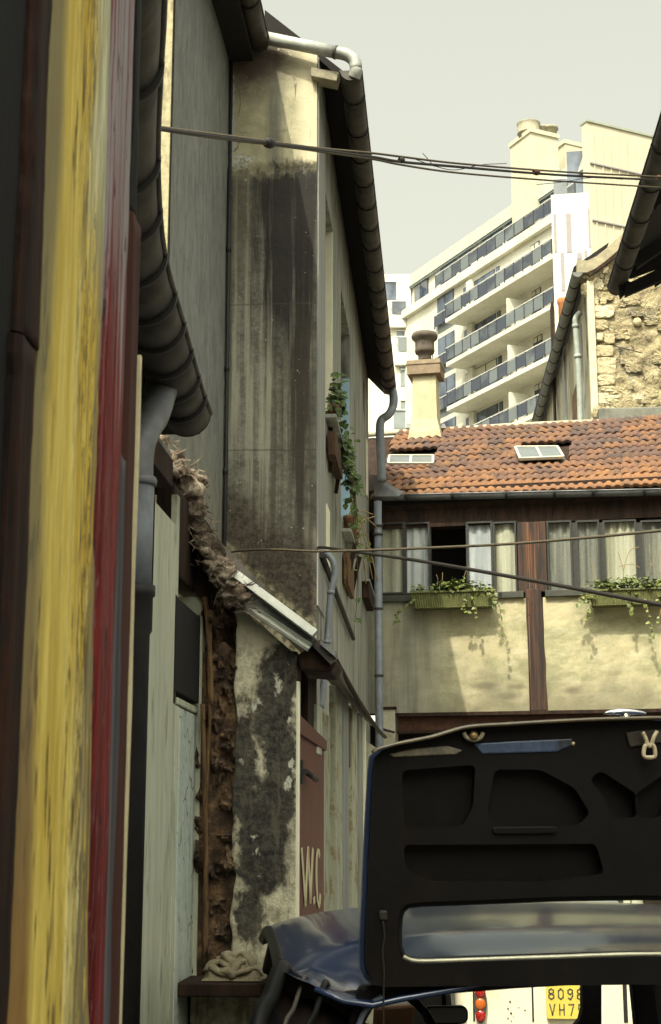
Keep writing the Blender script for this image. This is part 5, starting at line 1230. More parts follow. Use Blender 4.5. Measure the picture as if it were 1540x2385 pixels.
o_ = PY(1316, 334, 84); F1 = Frame(o_, d2); F1.n = V((d2.y, -d2.x, 0))
ua, z1 = F1.uz(*c2(675, 425)); ub_, z0 = F1.uz(*c2(770, 500)); m = MB(); m.fbox(F1, ua, ub_, z0, z1, .0, .05); m.build('window', MAT['bglass'], b2_)

# ------------------------------------------------------------------ overhead cables
def cable(label, pts, r, mat, n=10, bits=()):
    ob = MB(); ob.tube(spline(pts, n), r, 8, side=(0, 0, 1)); return tag(ob.build('overhead_cable', MAT[mat]), label, 'cable', 'cables strung across the yard')
def dep(px): return 4.3+(px-300)/1300*5.2
def P_(px, py): return PY(px, py, dep(px))
L1 = [(296, 285), (420, 303), (540, 318), (627, 330), (740, 345), (870, 357), (935, 365), (1060, 380), (1250, 396), (1400, 405), (1700, 420)]
L2 = [(296, 288), (420, 307), (540, 323), (627, 334), (740, 349), (870, 366), (935, 377), (1060, 388), (1250, 404), (1400, 413), (1700, 427)]
L3 = [(296, 290), (420, 309), (540, 326), (627, 336), (740, 352), (870, 371), (935, 384), (1060, 402), (1250, 418), (1400, 428), (1700, 447)]
cable('uppermost of the three high cables', [P_(*q) for q in L1], .0058, 'cable_tan')
cable('middle and darkest of the three high cables, with clamps', [P_(*q) for q in L2], .0072, 'cable')
cable('lowest of the three high cables, sagging apart on the right', [P_(*q) for q in L3], .0055, 'cable_tan')
for px, py, r_, mt, lab in ((627, 333, .022, 'pipe_brown', 'grey tape joint binding the high cables before the stained house'), (935, 373, .015, 'cable', 'small dark clamp on the high cables right of the long gutter'), (1249, 401, .018, 'rust', 'rusty clamp on the high cables before the white apartment block'), (1536, 415, .020, 'rust', 'rusty clamp on the high cables at the right edge')):
    c = P_(px, py); d_ = (P_(px+10, py+1.5)-c).normalized(); m = MB(); m.tube([c-d_*r_*1.6, c-d_*r_*.8, c+d_*r_*.8, c+d_*r_*1.6], [r_*.6, r_, r_, r_*.6], 10, side=(0, 0, 1)); m.ball(c+V((0, 0, -r_*.5)), r_*.6, 8, 6); tag(m.build('cable_clamp', MAT[mt]), lab, 'clamp', 'clamps on the high cables')
c = P_(868/1540*1540-505, 303); m = MB(); 
m = MB(); m.tube(spline([P_(960, 368), P_(1010, 386), P_(1060, 396), P_(1120, 384), P_(1180, 381)], 6), .0022, 5, side=(0, 0, 1)); m.tube(spline([P_(1250, 430), P_(1310, 424), P_(1380, 414), P_(1450, 418)], 6), .0022, 5, side=(0, 0, 1)); m.tube([P_(985, 357), P_(995, 368), P_(1012, 388)], .002, 5, side=(0, 0, 1)); tag(m.build('tie_wire', MAT['cable']), 'thin loose tie wires curling round the high cables', 'wire')
cable('thin cable from the lean-to roof rising to the right before the windows', [PY(*q) for q in ((516, 1291, 9.9), (560, 1283, 9.7), (640, 1280, 9.4), (740, 1284, 9.0), (900, 1280, 8.5), (1150, 1269, 7.9), (1350, 1254, 7.5), (1560, 1234, 7.2), (1750, 1217, 7))], .0075, 'cable_tan')
cable('thick dark cable falling to the right across the flower box', [PY(*q) for q in ((737, 1284, 9.7), (742, 1275, 9.75), (770, 1277, 9.6), (850, 1288, 9), (1000, 1310, 8.2), (1240, 1352, 7.2), (1420, 1386, 6.6), (1600, 1420, 6.1), (1800, 1456, 5.7))], .0098, 'cable')
for px, py in ((941, 1284), (1148, 1274), (627, 1283), (1336, 1260)):
    pass

# ------------------------------------------------------------------ small white van beyond the car
VY = 11.0
FV = Frame((0, VY, 0), (1, 0, 0))
vn = thing('white_van', 'small cream-white van with yellow rear plate seen through the car', 'van', (FV.uz(1290, 2300)[0], VY, 0))
def vq(px, py, o=0): return FV.uz(px, py, o)
vx0, vx1 = vq(1061, 2340)[0], vq(1522, 2340)[0]; vc = (vx0+vx1)/2; vw = (vx1-vx0)/2
MAT['vanw'] = plain('cream_white_van_paint', (.76, .72, .55), .35, .06, 6, .06, .004, spec=.5, dirt=(.66, .60, .42))
def vanbody(a, b_):
    th_ = a*2*math.pi
    return None
prof = []
for i in range(9): t_ = i/8; prof.append((vw*(1-.02*t_), .30+.75*t_))
m = MB()
sec = [(-vw*.96, .28), (-vw, .45), (-vw, .85), (-vw*.97, 1.15), (-vw*.91, 1.52), (-vw*.80, 1.63), (-vw*.4, 1.68), (vw*.4, 1.68), (vw*.80, 1.63), (vw*.91, 1.52), (vw*.97, 1.15), (vw, .85), (vw, .45), (vw*.96, .28)]
ys = [(0, .90), (.035, .97), (.10, 1.0), (1.9, 1.0), (2.0, .97)]
k = 0
for y, s_ in ys: m.v += [V((vc+x*s_, VY+y, .95+(z-.95)*(s_*.6+.4))) for x, z in sec]
n = len(sec)
for i in range(len(ys)-1):
    for j in range(n): m.face((i*n+j, i*n+(j+1) % n, (i+1)*n+(j+1) % n, (i+1)*n+j), True)
m.face(range(n-1, -1, -1)); m.face(range((len(ys)-1)*n, len(ys)*n)); body = m.build('body', MAT['vanw'], vn)
m = MB(); m.box(vc-vw*.93, vc+vw*.93, VY+2.0, VY+3.3, .35, .95); m.build('bonnet', MAT['vanw'], vn, .05)
u0, z1 = vq(1168, 2084); u1, z0 = vq(1448, 2180)
def rrect(u0, u1, z0, z1, r, n=5):
    o = []
    for cx, cz_, a0 in ((u1-r, z1-r, 0), (u0+r, z1-r, 90), (u0+r, z0+r, 180), (u1-r, z0+r, 270)): o += arc((cx, cz_), r, a0, a0+90, n)
    return o
z1 = vq(1300, 2090)[1]; z0 = z1-.36
m = MB(); m.prism([FV.at(u, z, .012) for u, z in rrect(u0-.02, u1+.02, z0-.02, z1+.02, .09)], FV.n*-.03); wv = m.build('rear_window', MAT['cable'], vn)
m = MB(); m.prism([FV.at(u, z, .018) for u, z in rrect(u0, u1, z0, z1, .075)], FV.n*-.004); m.build('pane', plain('pale_reflecting_glass', (.40, .43, .41), .08, .1, 3), wv)
for px, w_ in ((1103, .006), (1110, .003), (1240, .006), (1455, .014), (1478, .005)):
    u = vq(px, 2300)[0]; m = MB(); m.fbox(FV, u-w_, u+w_, .40, 1.5, -.03, .004); m.build('door_seam', MAT['cable'] if w_ > .005 else MAT['zinc'], vn)
u, zc_ = vq(1119, 2336); ht = .125
tl = MB(); tl.prism([FV.at(u+.044*math.cos(a_)*1.0, zc_+ht*1.08*math.sin(a_), .03) for a_ in [2*math.pi*i/28 for i in range(28)]], FV.n*-.05); tl = tl.build('tail_light', MAT['zinc_dark'], vn)
MAT['lens_red'] = (lambda b: b.out(b.mix(b.vor((60, 60, 60), .1, .3), (.26, .010, .008), (.45, .03, .02)), .15, None, spec=.8))(Mat('red_lens')); MAT['lens_amber'] = (lambda b: b.out((.50, .12, .02), .15))(Mat('amber_lens'))
for dz, r_, mt in ((.075, .036, 'lens_red'), (-.005, .036, 'lens_amber'), (-.085, .036, 'lens_red')):
    m = MB(); m.ball((u, VY-.03, zc_+dz), r_, 14, 8, 0, (1, .35, 1.12)); m.build('lens', MAT[mt], tl)
pa_, pz1 = vq(1271, 2292); pb_, pz0 = vq(1373, 2372)
m = MB(); m.prism([FV.at(a, b_, .032) for a, b_ in rrect(pa_, pb_, pz0, pz1, .012, 3)], FV.n*-.02); pl_ = m.build('number_plate', plain('yellow_plate', (.66, .52, .09), .5, .08, 20), vn)
SEG = {'8': [[(.5, 1), (.1, .85), (.1, .62), (.5, .52), (.9, .62), (.9, .85), (.5, 1)], [(.5, .52), (.05, .38), (.05, .15), (.5, 0), (.95, .15), (.95, .38), (.5, .52)]],
 '0': [[(.5, 1), (.08, .8), (.08, .2), (.5, 0), (.92, .2), (.92, .8), (.5, 1)]], '9': [[(.9, .65), (.5, .45), (.1, .6), (.1, .85), (.5, 1), (.9, .85), (.9, .3), (.5, 0), (.1, .12)]],
 'V': [[(.05, 1), (.5, 0), (.95, 1)]], 'H': [[(.1, 1), (.1, 0)], [(.9, 1), (.9, 0)], [(.1, .5), (.9, .5)]], '7': [[(.05, 1), (.95, 1), (.4, 0)]], '5': [[(.9, 1), (.15, 1), (.12, .55), (.5, .62), (.9, .45), (.9, .15), (.5, 0), (.08, .1)]]}
def text(mb, F, s, u0, z0, cw, chh, pitch, wd, o):
    for i, c in enumerate(s):
        if c == ' ': continue
        for pl in SEG[c]:
            for (ax, ay), (bx, by) in zip(pl, pl[1:]):
                a = (u0+i*pitch+ax*cw, z0+ay*chh); b_ = (u0+i*pitch+bx*cw, z0+by*chh); du_, dz_ = b_[0]-a[0], b_[1]-a[1]; l = math.hypot(du_, dz_); e = wd*.35/l
                a2 = (a[0]-du_*e, a[1]-dz_*e); b3 = (b_[0]+du_*e, b_[1]+dz_*e); nx, nz_ = -dz_/l*wd/2, du_/l*wd/2
                mb.prism([F.at(a2[0]+nx, a2[1]+nz_, o), F.at(b3[0]+nx, b3[1]+nz_, o), F.at(b3[0]-nx, b3[1]-nz_, o), F.at(a2[0]-nx, a2[1]-nz_, o)], F.n*-.002)
pwid, ph_ = pb_-pa_, pz1-pz0; m = MB(); pit = pwid*.235
pit = pwid*.222; plain('plate_grey', (.12, .105, .07), .6)
for i in range(4):
    for s_, zz_, off_ in (('8098', .57, .055), ('VH75', .11, .07)):
        m = MB(); text(m, FV, s_[i], pa_+pwid*off_+i*pit, pz0+ph_*zz_, pit*.58, ph_*.31, pit, .009, .035); m.build('plate_character', bpy.data.materials['plate_grey'], pl_)
for sx in (-1, 1):
    w_ = MB()
    for yy in (.45, 2.7):
        w_ = MB(); w_.tube([(vc+sx*vw*.78, VY+yy, .29), (vc+sx*vw*.99, VY+yy, .29)], .29, 24, side=(0, 0, 1)); w_.build('wheel', MAT['cable'], vn)
for k in range(26):
    pass
spk = MB()
for k in range(16):
    u, z = vq(random.gauss(1190, 22), random.gauss(2352, 14)); q = random.uniform(.002, .007); spk.prism([FV.at(u+q*math.cos(a_)*random.uniform(.6, 1.2), z+q*math.sin(a_)*random.uniform(.6, 1.2), .0045) for a_ in (0, 1, 2, 3, 4, 5)], FV.n*-.004)
stuff(spk.build('rust_spots', MAT['rust'], vn))
m = MB(); m.box(vx1+.02, vx1+.5, VY+.4, VY+.6, 0, 2.4); tag(m.build('doorpost', MAT['dark_wood']), 'dark timber post just right of the white van', 'post')
# ------------------------------------------------------------------ blue hatchback, tailgate up, seen from behind
CO = V((.40, 3.05, 0)); cf = V((-math.sin(R(8)), math.cos(R(8)), 0)); cr = V((math.cos(R(8)), math.sin(R(8)), 0))
car = thing('blue_hatchback', 'dark blue hatchback with its tailgate raised, seen from behind', 'car', CO)
def C(u, v, z): return CO+cr*u+cf*v+V((0, 0, z))
FT = Frame(CO, cr); FT.n = -cf
def m_car():
    b = Mat('navy_car_paint'); f = b.raw(9, d=5, r=.65, off=3); d = b.raw((40, 40, 40), d=3, off=5)
    c = b.mix(b.ss(f, .2, .8), (.014, .028, .075), (.018, .034, .085))
    return b.out(c, .16, None, .03, .001, spec=.6, Coat_Weight=.15, Coat_Roughness=.05)
MAT['car'] = m_car()
MAT['car_in'] = plain('black_inner_metal', (.0040, .0032, .0032), .55, .5, 7, .25, .003, spec=.14, dirt=(.012, .006, .004))
MAT['rubber'] = plain('black_rubber', (.006, .006, .006), .5, .3, 12, .1, .002, spec=.15)
MAT['chrome'] = plain('chrome', (.75, .74, .70), .12, .05, 9, .02, .001, metal=1)
MAT['trim'] = plain('dark_trim', (.02, .016, .013), .7, .3, 10); MAT['tan_trim'] = plain('tan_vinyl', (.16, .075, .030), .55, .3, 10)
HW = .715
def zc(v):
    pts = [(0, 1.385), (.12, 1.415), (.28, 1.445), (.55, 1.468), (1.0, 1.478), (1.5, 1.470), (2.0, 1.435), (2.3, 1.39)]
    tn = [.26, .23, .15, .06, .008, -.045, -.11, -.16]
    for i, ((a, za_), (b_, zb_)) in enumerate(zip(pts, pts[1:])):
        if v <= b_:
            h = b_-a; t_ = (v-a)/h; t2 = t_*t_; t3 = t2*t_
            return (2*t3-3*t2+1)*za_+(t3-2*t2+t_)*h*tn[i]+(-2*t3+3*t2)*zb_+(t3-t2)*h*tn[i+1]
    return pts[-1][1]
ZR = [(0, 1.402), (.30, 1.388), (.45, 1.365), (.55, 1.345), (.62, 1.354), (.68, 1.384), (.74, 1.410)]
def zrear(u):
    for (a, za_), (b_, zb_) in zip(ZR, ZR[1:]):
        if u <= b_: t_ = (u-a)/(b_-a); t_ = t_*t_*(3-2*t_); return za_+(zb_-za_)*t_
    return ZR[-1][1]
def roofp(a, b_):
    u = (a*2-1)*HW; v = 2.25*b_; e = abs(u)/HW; w_ = min(1, v/.42); w_ = w_*w_*(3-2*w_)
    zt_ = zc(max(v, .25)) - .075*u*u - .036*e**6
    return C(u, v, zrear(abs(u))*(1-w_)+zt_*w_)
m = MB(); m.grid(60, 60, roofp); ro = m.build('roof', MAT['car'], car)
sm_ = ro.modifiers.new('smooth', 'SUBSURF'); sm_.levels = 1; sm_.render_levels = 1
m = MB(); m.grid(20, 20, lambda a, b_: roofp(a, .34+b_*.62)-V((0, 0, .035))); m.build('headlining', MAT['trim'], car)
# rear lip of the roof
m = MB(); lp = [roofp(.5+s*.5/HW*HW if False else (s/HW+1)/2, 0) for s in [-.66+1.32*i/24 for i in range(25)]]
m.tube([p+V((0, 0, -.006)) for p in lp], .006, 8, side=(0, 0, 1)); m.build('roof_lip', MAT['car'], car)
# drip rails running down the rear pillars
for sx in (-1, 1):
    pth = [C(sx*(HW-.005), v, zc(v)-.085) for v in (2.2, 1.6, 1.0, .55, .30)]+[C(sx*.706, .18, 1.375), C(sx*.716, .10, 1.398), C(sx*.726, .04, 1.396), C(sx*.745, -.03, 1.355), C(sx*.770, -.10, 1.305), C(sx*.80, -.24, 1.06)]
    ps = spline(pth, 5)
    m = MB(); m.tube(ps, .017, 10, side=(0, 0, 1)); m.build('drip_rail', MAT['rubber'], car)
    ps2 = [p-cr*sx*.045+V((0, 0, -.016)) for p in ps[26:]]
    m = MB(); m.tube(ps2, .0045, 8, side=(0, 0, 1)); m.build('pillar_bead', bpy.data.materials.get('lit_pillar_edge') or plain('lit_pillar_edge', (.05, .042, .032), .5, .4, 10), car)  # brown colour puts the lit line on this bead
    ps3 = [p-cr*sx*.085+V((0, 0, -.026)) for p in ps[27:]]
    m = MB(); m.tube(ps3, .006, 8, side=(0, 0, 1)); m.build('pillar_bead', MAT['rubber'], car)
    # rear pillar and quarter panel
    m = MB()
    def pil(a, b_, sx=sx, ps=ps):
        q = 23+(len(ps)-24)*b_; i = min(int(q), len(ps)-2); p = ps[i].lerp(ps[i+1], q-i)
        return p-cr*sx*(.20*a-.01)+cf*(.012+.03*a)+V((0, 0, -.024-.085*a-.008*math.sin(a*9)))
    m.grid(16, 24, pil); pr_ = m.build('rear_pillar', MAT['car_in'], car)
    # lower body
    m = MB()
    sec = [(v, z) for v, z in ((-.25, .95), (-.30, .60), (-.22, .28), (3.9, .28), (3.95, .62), (3.85, .86), (2.75, .92), (2.3, .95), (.1, .97))]
    m.prism([C(sx*.78, v, z) for v, z in sec], cr*(-sx*.05)); m.build('side_panel', MAT['car'], car, .02)
    for v in (.55, 3.1):
        m = MB(); m.tube([C(sx*.66, v, .30), C(sx*.80, v, .30)], .30, 26, side=(0, 0, 1)); wh = m.build('wheel', MAT['rubber'], car)
        m = MB(); m.tube([C(sx*.795, v, .30), C(sx*.808, v, .30)], .17, 20, side=(0, 0, 1)); m.build('hub_cap', MAT['chrome'], wh)
    # side window pillars
    for v0, v1, w_ in ((2.32, 2.72, .05), (1.25, 1.22, .06)):
        m = MB(); m.bar(C(sx*(HW-.06), v0, zc(min(v0, 2.2))-.06), C(sx*(HW+.02), v1, .93), w_, .05, cf); m.build('door_pillar', MAT['trim'], car, .01)
m = MB(); m.prism([C(-.75, 2.75, .90), C(.75, 2.75, .90), C(.75, 3.9, .80), C(-.75, 3.9, .80)], V((0, 0, -.05))); m.build('bonnet', MAT['car'], car, .02)
m = MB(); m.prism([C(-.76, -.27, .30), C(.76, -.27, .30), C(.76, -.22, .62), C(-.76, -.22, .62)], cf*.05); m.build('rear_apron', MAT['car'], car, .02)
m = MB(); m.prism([C(-.72, -.2, .32), C(.72, -.2, .32), C(.72, 2.7, .32), C(-.72, 2.7, .32)], V((0, 0, .04))); m.build('floor_pan', MAT['trim'], car)
# rear roof rail seen from below, windscreen surround, mirror, wheel
def cyl(px, py, v): 
    o = CO+cf*v; return PP(px, py, o, cf)
m = MB(); hd = [cyl(x, y, .03) for x, y in ((840, 2300), (893, 2290), (1300, 2275), (1540, 2270), (2050, 2270), (2050, 2300), (1540, 2292), (1358, 2294), (1200, 2303), (975, 2321), (893, 2333), (868, 2352), (850, 2385), (835, 2440), (800, 2440), (815, 2360))]
m.prism(hd, cf*.05); m.build('tailgate_frame', MAT['car_in'], car, .006)
m = MB(); m.prism([cyl(x, y, .07) for x, y in ((652, 2230), (690, 2266), (722, 2288), (790, 2312), (858, 2306), (846, 2372), (822, 2400), (806, 2470), (596, 2470), (624, 2385))], cf*.03); m.build('dark_filler_panel', MAT['car_in'], car, .004)  # black filler plate added to stand for the dark of the opening
m = MB(); m.tube(spline([cyl(x, y, .02) for x, y in ((822, 2450), (832, 2400), (846, 2362), (866, 2338), (892, 2322))], 5), .006, 8, side=(0, 1, 0)); m.build('seal_bead', plain('blue_grey_seal', (.10, .12, .16), .3), car)
def cw(px, py, v): return cyl(px, py, v)
# windscreen surround: right pillar and the bottom corner; left pillar off to the side
m = MB(); m.prism([cw(x, y, 2.4) for x, y in ((1358, 2240), (1402, 2240), (1402, 2480), (1310, 2480), (1310, 2405), (1338, 2392), (1352, 2374), (1358, 2350))], cf*.05); m.build('windscreen_pillar', MAT['car_in'], car, .004)
m = MB(); m.prism([cw(x, y, 1.9) for x, y in ((1468, 2240), (1516, 2240), (1550, 2480), (1492, 2480))], cf*.05); m.build('door_pillar', MAT['car_in'], car, .004)
m = MB(); m.prism([cw(x, y, 2.42) for x, y in ((640, 2398), (1310, 2408), (1310, 2600), (640, 2600))], cf*.04); m.build('dashboard', MAT['car_in'], car, .01)
mr = MB(); u0 = cw(985, 2341, 2.2); u1_ = cw(1088, 2383, 2.2); FM = Frame(CO+cf*2.2, cr); FM.n = -cf
ua, za_ = FM.uz(985, 2341); ub_, zb_ = FM.uz(1088, 2383)
mr.prism([FM.at(u, z, .0) for u, z in rrect(ua, ub_, zb_, za_, .022)], FM.n*.03); mir = mr.build('rear_view_mirror', MAT['rubber'], car, .004)
m = MB(); m.prism([FM.at(u, z, .031) for u, z in rrect(ua+.006, ub_-.006, zb_+.006, za_-.006, .018)], FM.n*.003); m.build('mirror_glass', (lambda b: b.out((.05, .045, .04), .08))(Mat('dim_mirror')), mir)
m = MB(); m.tube([FM.at((ua+ub_)/2, za_, -.01), FM.at((ua+ub_)/2, za_+.09, -.06)], .008, 8); m.build('mirror_stalk', MAT['rubber'], mir)
sw = MB(); cc_ = cw(878, 2440, 1.75); ax = (cf*.9+V((0, 0, -.45))).normalized(); a1 = ax.cross(V((0, 0, 1))).normalized(); a2 = a1.cross(ax)
sw.tube([cc_+a1*.185*math.cos(2*math.pi*i/32)+a2*.185*math.sin(2*math.pi*i/32)*1.0 for i in range(33)], .013, 8, side=tuple(ax)); sw.build('steering_wheel', MAT['rubber'], car)
def seat(u):
    m = MB()
    def f(a, b_):
        w_ = .23*(1-.12*b_); return C(u+(2*a-1)*w_, 1.35-.12*b_+.05*math.cos((2*a-1)*1.5)*-1, .42+.60*b_-.03*(2*a-1)**2)
    m.grid(10, 10, f); o = m.build('seat', MAT['trim'], car); s2 = o.modifiers.new('thick', 'SOLIDIFY'); s2.thickness = .1
seat(-.36); seat(.36)
m = MB(); m.box8([cw(868, 2420, 2.36), cw(962, 2420, 2.36), cw(962, 2420, 2.36)+cf*.03, cw(868, 2420, 2.36)+cf*.03, cw(872, 2346, 2.36), cw(968, 2339, 2.36), cw(968, 2339, 2.36)+cf*.03, cw(872, 2346, 2.36)+cf*.03]); m.build('door_trim', MAT['tan_trim'], car, .01)
m = MB(); m.box8([cw(955, 2430, 2.46), cw(1062, 2430, 2.46), cw(1062, 2430, 2.46)+cf*.03, cw(955, 2430, 2.46)+cf*.03, cw(955, 2310, 2.46), cw(1050, 2310, 2.46), cw(1050, 2310, 2.46)+cf*.03, cw(955, 2310, 2.46)+cf*.03]); m.build('door_trim', MAT['trim'], car, .01)

# ---- the raised tailgate (a part of the car) with its window, lock and handle
TW = FT.uz(842, 2285)[0]; uc = FT.uz(1484, 2000)[0]
def tq(px, py, o=0): return FT.uz(px, py, o)
zTopT, zBot = tq(1484, 1676)[1], tq(890, 2300)[1]
def mirr(pts): return pts+[(2*uc-u, z) for u, z in reversed(pts)]
def line(p): return [tq(*q) for q in p]
half_o = line([(1484, 2296), (1200, 2299), (900, 2301), (872, 2297), (852, 2282), (841, 2255), (840, 2200), (846, 2080), (853, 1920), (860, 1790), (864, 1760), (880, 1744), (925, 1731), (1000, 1716), (1040, 1704), (1090, 1692), (1180, 1686), (1300, 1679), (1420, 1674), (1484, 1672)])
outer = mirr(half_o)
half_w = line([(1484, 2224), (1300, 2229), (1100, 2235), (990, 2240), (958, 2238), (940, 2228), (931, 2205), (930, 2170), (932, 2140), (938, 2120), (952, 2108), (985, 2104), (1150, 2098), (1300, 2092), (1484, 2089)])
wind = mirr(half_w)
import mathutils.geometry
def ringplate(mb, o1, o2, outl, hole):
    """plate with a hole: two faces and both rims"""
    n, h = len(outl), len(hole)
    tri = mathutils.geometry.tessellate_polygon([[V((u, z, 0)) for u, z in outl], [V((u, z, 0)) for u, z in hole]])
    allp = outl+hole
    for o, in ((o1,), (o2,)):
        k = mb.pts([FT.at(u, z, o) for u, z in allp])
        for t_ in tri: mb.face([k+i for i in t_])
    for lp_ in (outl, hole):
        k = mb.pts([FT.at(u, z, o1) for u, z in lp_]); k2 = mb.pts([FT.at(u, z, o2) for u, z in lp_]); q = len(lp_)
        for i in range(q): mb.face((k+i, k+(i+1) % q, k2+(i+1) % q, k2+i))
def inset(lp_, c, s): return [(c[0]+(u-c[0])*s[0], c[1]+(z-c[1])*s[1]) for u, z in lp_]
m = MB(); ringplate(m, -.045, -.020, outer, wind); tg = m.build('tailgate', MAT['car'], car)
# inner pressing: rim, cross member, sunken panels with ribs
cxy = (uc, (zTopT+zBot)/2)
pan = mirr(line([(1484, 2070), (1200, 2072), (990, 2070), (930, 2050), (905, 2010), (905, 1860), (915, 1790), (960, 1775), (1200, 1768), (1484, 1764)]))
big = inset(outer, cxy, (.985, .985))
def ringplate2(mb, o1, o2, outl, holes):
    tri = mathutils.geometry.tessellate_polygon([[V((u, z, 0)) for u, z in outl]]+[[V((u, z, 0)) for u, z in h] for h in holes]); allp = outl+sum(holes, [])
    for o in (o1, o2):
        k = mb.pts([FT.at(u, z, o) for u, z in allp])
        for t_ in tri: mb.face([k+i for i in t_])
    for lp_ in [outl]+holes:
        k = mb.pts([FT.at(u, z, o1) for u, z in lp_]); k2 = mb.pts([FT.at(u, z, o2) for u, z in lp_]); q = len(lp_)
        for i in range(q): mb.face((k+i, k+(i+1) % q, k2+(i+1) % q, k2+i))
wind2 = inset(wind, (uc, sum(z for u, z in wind)/len(wind)), (1.008, 1.05))
wind2 = inset(wind, (uc, sum(z for u, z in wind)/len(wind)), (1.008, 1.05))
def rnd_poly(px, r=.012):
    q = [V((*tq(x, y), 0)) for x, y in px]; o = []
    for i, p in enumerate(q):
        a_, b_ = q[i-1], q[(i+1) % len(q)]; da = (a_-p); db = (b_-p); ra = min(r, da.length*.4); rb = min(r, db.length*.4); A_, B_ = p+da.normalized()*ra, p+db.normalized()*rb
        for t_ in (0, .25, .5, .75, 1): v = A_.lerp(p, t_).lerp(p.lerp(B_, t_), t_); o.append((v.x, v.y))
    return o
cells = [rnd_poly(c) for c in ([(935, 1795), (1105, 1782), (1100, 1880), (1075, 1925), (940, 1930)], [(1150, 1793), (1255, 1793), (1335, 1835), (1372, 1895), (1345, 1922), (1155, 1922), (1132, 1895)],
    [(1395, 1795), (1480, 1850), (1480, 1905), (1425, 1905), (1405, 1860), (1370, 1815)], [(938, 1968), (1385, 1965), (1405, 2035), (1260, 2053), (1000, 2052), (943, 2022)])]
cells += [[(2*uc-u, z) for u, z in c][::-1] for c in cells]
m = MB(); ringplate2(m, -.019, .012, big, [wind2]+cells); m.build('inner_frame', MAT['car_in'], tg, .005)
m = MB(); m.prism([FT.at(*q, .0125) for q in rnd_poly([(1142, 1926), (1292, 1924), (1294, 1942), (1146, 1944)])], FT.n*.006); m.build('cross_member', MAT['car_in'], tg, .003)
m = MB(); ringplate2(m, -.0195, -.0192, inset(pan, (uc, sum(z for u, z in pan)/len(pan)), (1.01, 1.03)), []); m.build('inner_skin', MAT['car_in'], tg)
# turned top edge: lip with its cream-gold reflection in the colour, blue strip below it
edge = [(866, 1752), (880, 1743), (925, 1731), (1000, 1716), (1040, 1704), (1090, 1692), (1180, 1686), (1300, 1679), (1420, 1674), (1600, 1671), (1850, 1676)]
m = MB(); m.sweep(spline([FT.at(*tq(x, y+3), .016) for x, y in edge], 4), [(-.006, -.003), (.026, -.003), (.026, .002), (.004, .0045), (-.006, .004)], side=(0, 0, 1)); m.build('top_lip', plain('glint_gold_lip', (.11, .085, .042), .35, .45, 14, .2, .003, spec=.7, dirt=(.05, .04, .03)), tg)
def strip(name, poly, mat, o0, o1, par=tg):
    m = MB(); m.prism([FT.at(*tq(x, y), o0) for x, y in poly], FT.n*(o1-o0)); return m.build(name, mat, par, .003)
strip('blue_patch', [(1100, 1733), (1200, 1727), (1330, 1721), (1325, 1738), (1295, 1752), (1120, 1757)], plain('worn_blue_paint', (.05, .08, .155), .35, .4, 16, .2, .003, spec=.6, dirt=(.012, .012, .016)), .004, .016)
strip('blue_patch', [(905, 1757), (960, 1745), (1040, 1738), (1075, 1748), (1060, 1758), (915, 1764)], plain('scuffed_gold_blue', (.20, .17, .12), .45, .6, 22, .3, .003, dirt=(.03, .04, .07)), .004, .016)
# buffer eye
c_ = FT.at(*tq(1098, 1716), .03); m = MB(); m.lathe((0, 0, 0), [(.003, -.003), (.008, -.003), (.009, .002), (.005, .005), (.002, .006)], 14)
rot = Matrix((FT.u, V((0, 0, 1)), FT.n)).transposed(); m.v = [c_+rot @ v for v in m.v]; m.build('rubber_buffer', plain('brass', (.28, .20, .09), .4, .3, 20, metal=.6), tg)
m = MB(); m.tube(spline([FT.at(*tq(x, y), .026) for x, y in ((1076, 1708), (1082, 1719), (1098, 1725), (1114, 1720), (1120, 1708))], 5), .0045, 8, side=tuple(FT.n)); m.build('buffer_bracket', plain('pale_bare_metal', (.30, .26, .18), .4, .3, 20), tg)
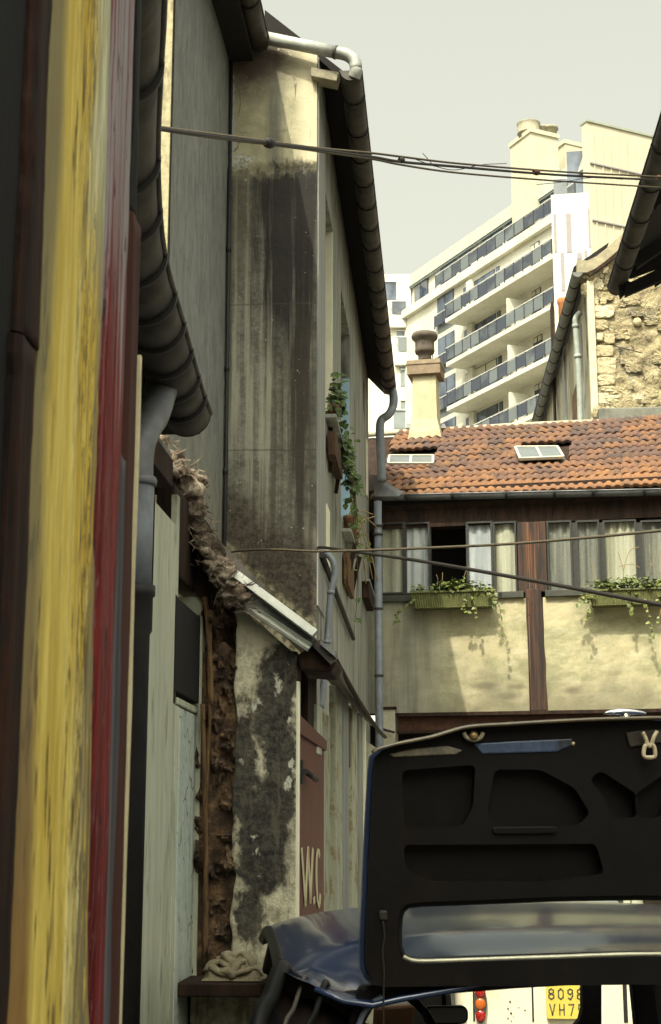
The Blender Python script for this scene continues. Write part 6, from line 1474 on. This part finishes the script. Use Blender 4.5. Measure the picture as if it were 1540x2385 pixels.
# lock striker shaped like an M
lkm = plain('greasy_bare_metal', (.50, .42, .27), .4, .45, 24, .3, .002, spec=.7); lk = MB()
for pts in (((1486, 1708), (1493, 1722), (1496, 1735), (1491, 1742), (1490, 1764), (1514, 1764), (1513, 1742), (1508, 1735), (1512, 1720), (1520, 1706)), ((1493, 1722), (1499, 1737), (1503, 1740), (1508, 1735))):
    lk.tube(spline([FT.at(*tq(x, y), .034) for x, y in pts], 4), .0042, 8, side=tuple(FT.n))
lk = lk.build('lock_striker', lkm, tg)
strip('lock_plate', [(1452, 1708), (1490, 1702), (1540, 1700), (1560, 1716), (1540, 1730), (1462, 1742)], plain('brown_lock_plate', (.035, .026, .018), .5, .4, 18), .013, .018)
m = MB(); m.tube([FT.at(*tq(x, y), .03) for x, y in ((1324, 1733), (1330, 1735))], .004, 6); m.build('screw', lkm, tg)
# chrome handle on the far face, seen over the edge
hz0 = FT.at(*tq(1456, 1664, -.06), -.06); 
def hndl(a, b_):
    th_ = 2*math.pi*a; ph = math.pi*b_; return hz0+FT.u*(.044*math.cos(ph)*-1)+V((0, 0, .0065*math.sin(ph)*math.sin(th_)+.006+.004*math.cos(ph)**2*-1))+FT.n*(.012*math.sin(ph)*math.cos(th_))
m = MB(); m.grid(20, 24, hndl); m.v += []; hd_ = m.build('handle', MAT['chrome'], tg)
m = MB(); m.lathe(hz0+V((0, 0, -.035)), [(.016, 0), (.011, .012), (.008, .026), (.010, .038)], 16); m.build('handle_stem', MAT['chrome'], hd_)
# window glass and its rubber
m = MB(); m.prism([FT.at(u, z, -.030) for u, z in inset(wind, (uc, sum(z for u, z in wind)/len(wind)), (1.004, 1.02))], FT.n*.004); m.build('rear_window', m_clear('dusty_car_glass', (.90, .92, .90), .05), tg)
m = MB(); cwz = sum(z for u, z in wind)/len(wind); ps = [FT.at(u, z, -.012) for u, z in wind]; m.tube(ps+[ps[0]], .007, 8, side=tuple(FT.n)); m.build('window_rubber', MAT['rubber'], tg)
m = MB(); m.tube(spline([FT.at(*tq(x, y), -.004) for x, y in ((940, 2228), (960, 2237), (1000, 2239), (1150, 2234), (1300, 2229), (1484, 2223), (1700, 2223))], 5), .0042, 8, side=tuple(FT.n)); m.build('rubber_shine', plain('pale_rubber_shine', (.50, .48, .36), .25, .2, 20, metal=.3), tg)  # pale strip added as the shine along the lower rubber
# stay cable and its hook
m = MB(); m.tube(spline([FT.at(*tq(x, y), .02) for x, y in ((890, 2144), (893, 2180), (889, 2215), (892, 2260), (891, 2330), (892, 2420))], 5), .0016, 6, side=tuple(FT.n)); m.build('stay_cord', MAT['trim'], tg)
strip('hook_plate', [(880, 2120), (900, 2119), (901, 2142), (882, 2143)], MAT['trim'], .010, .020)
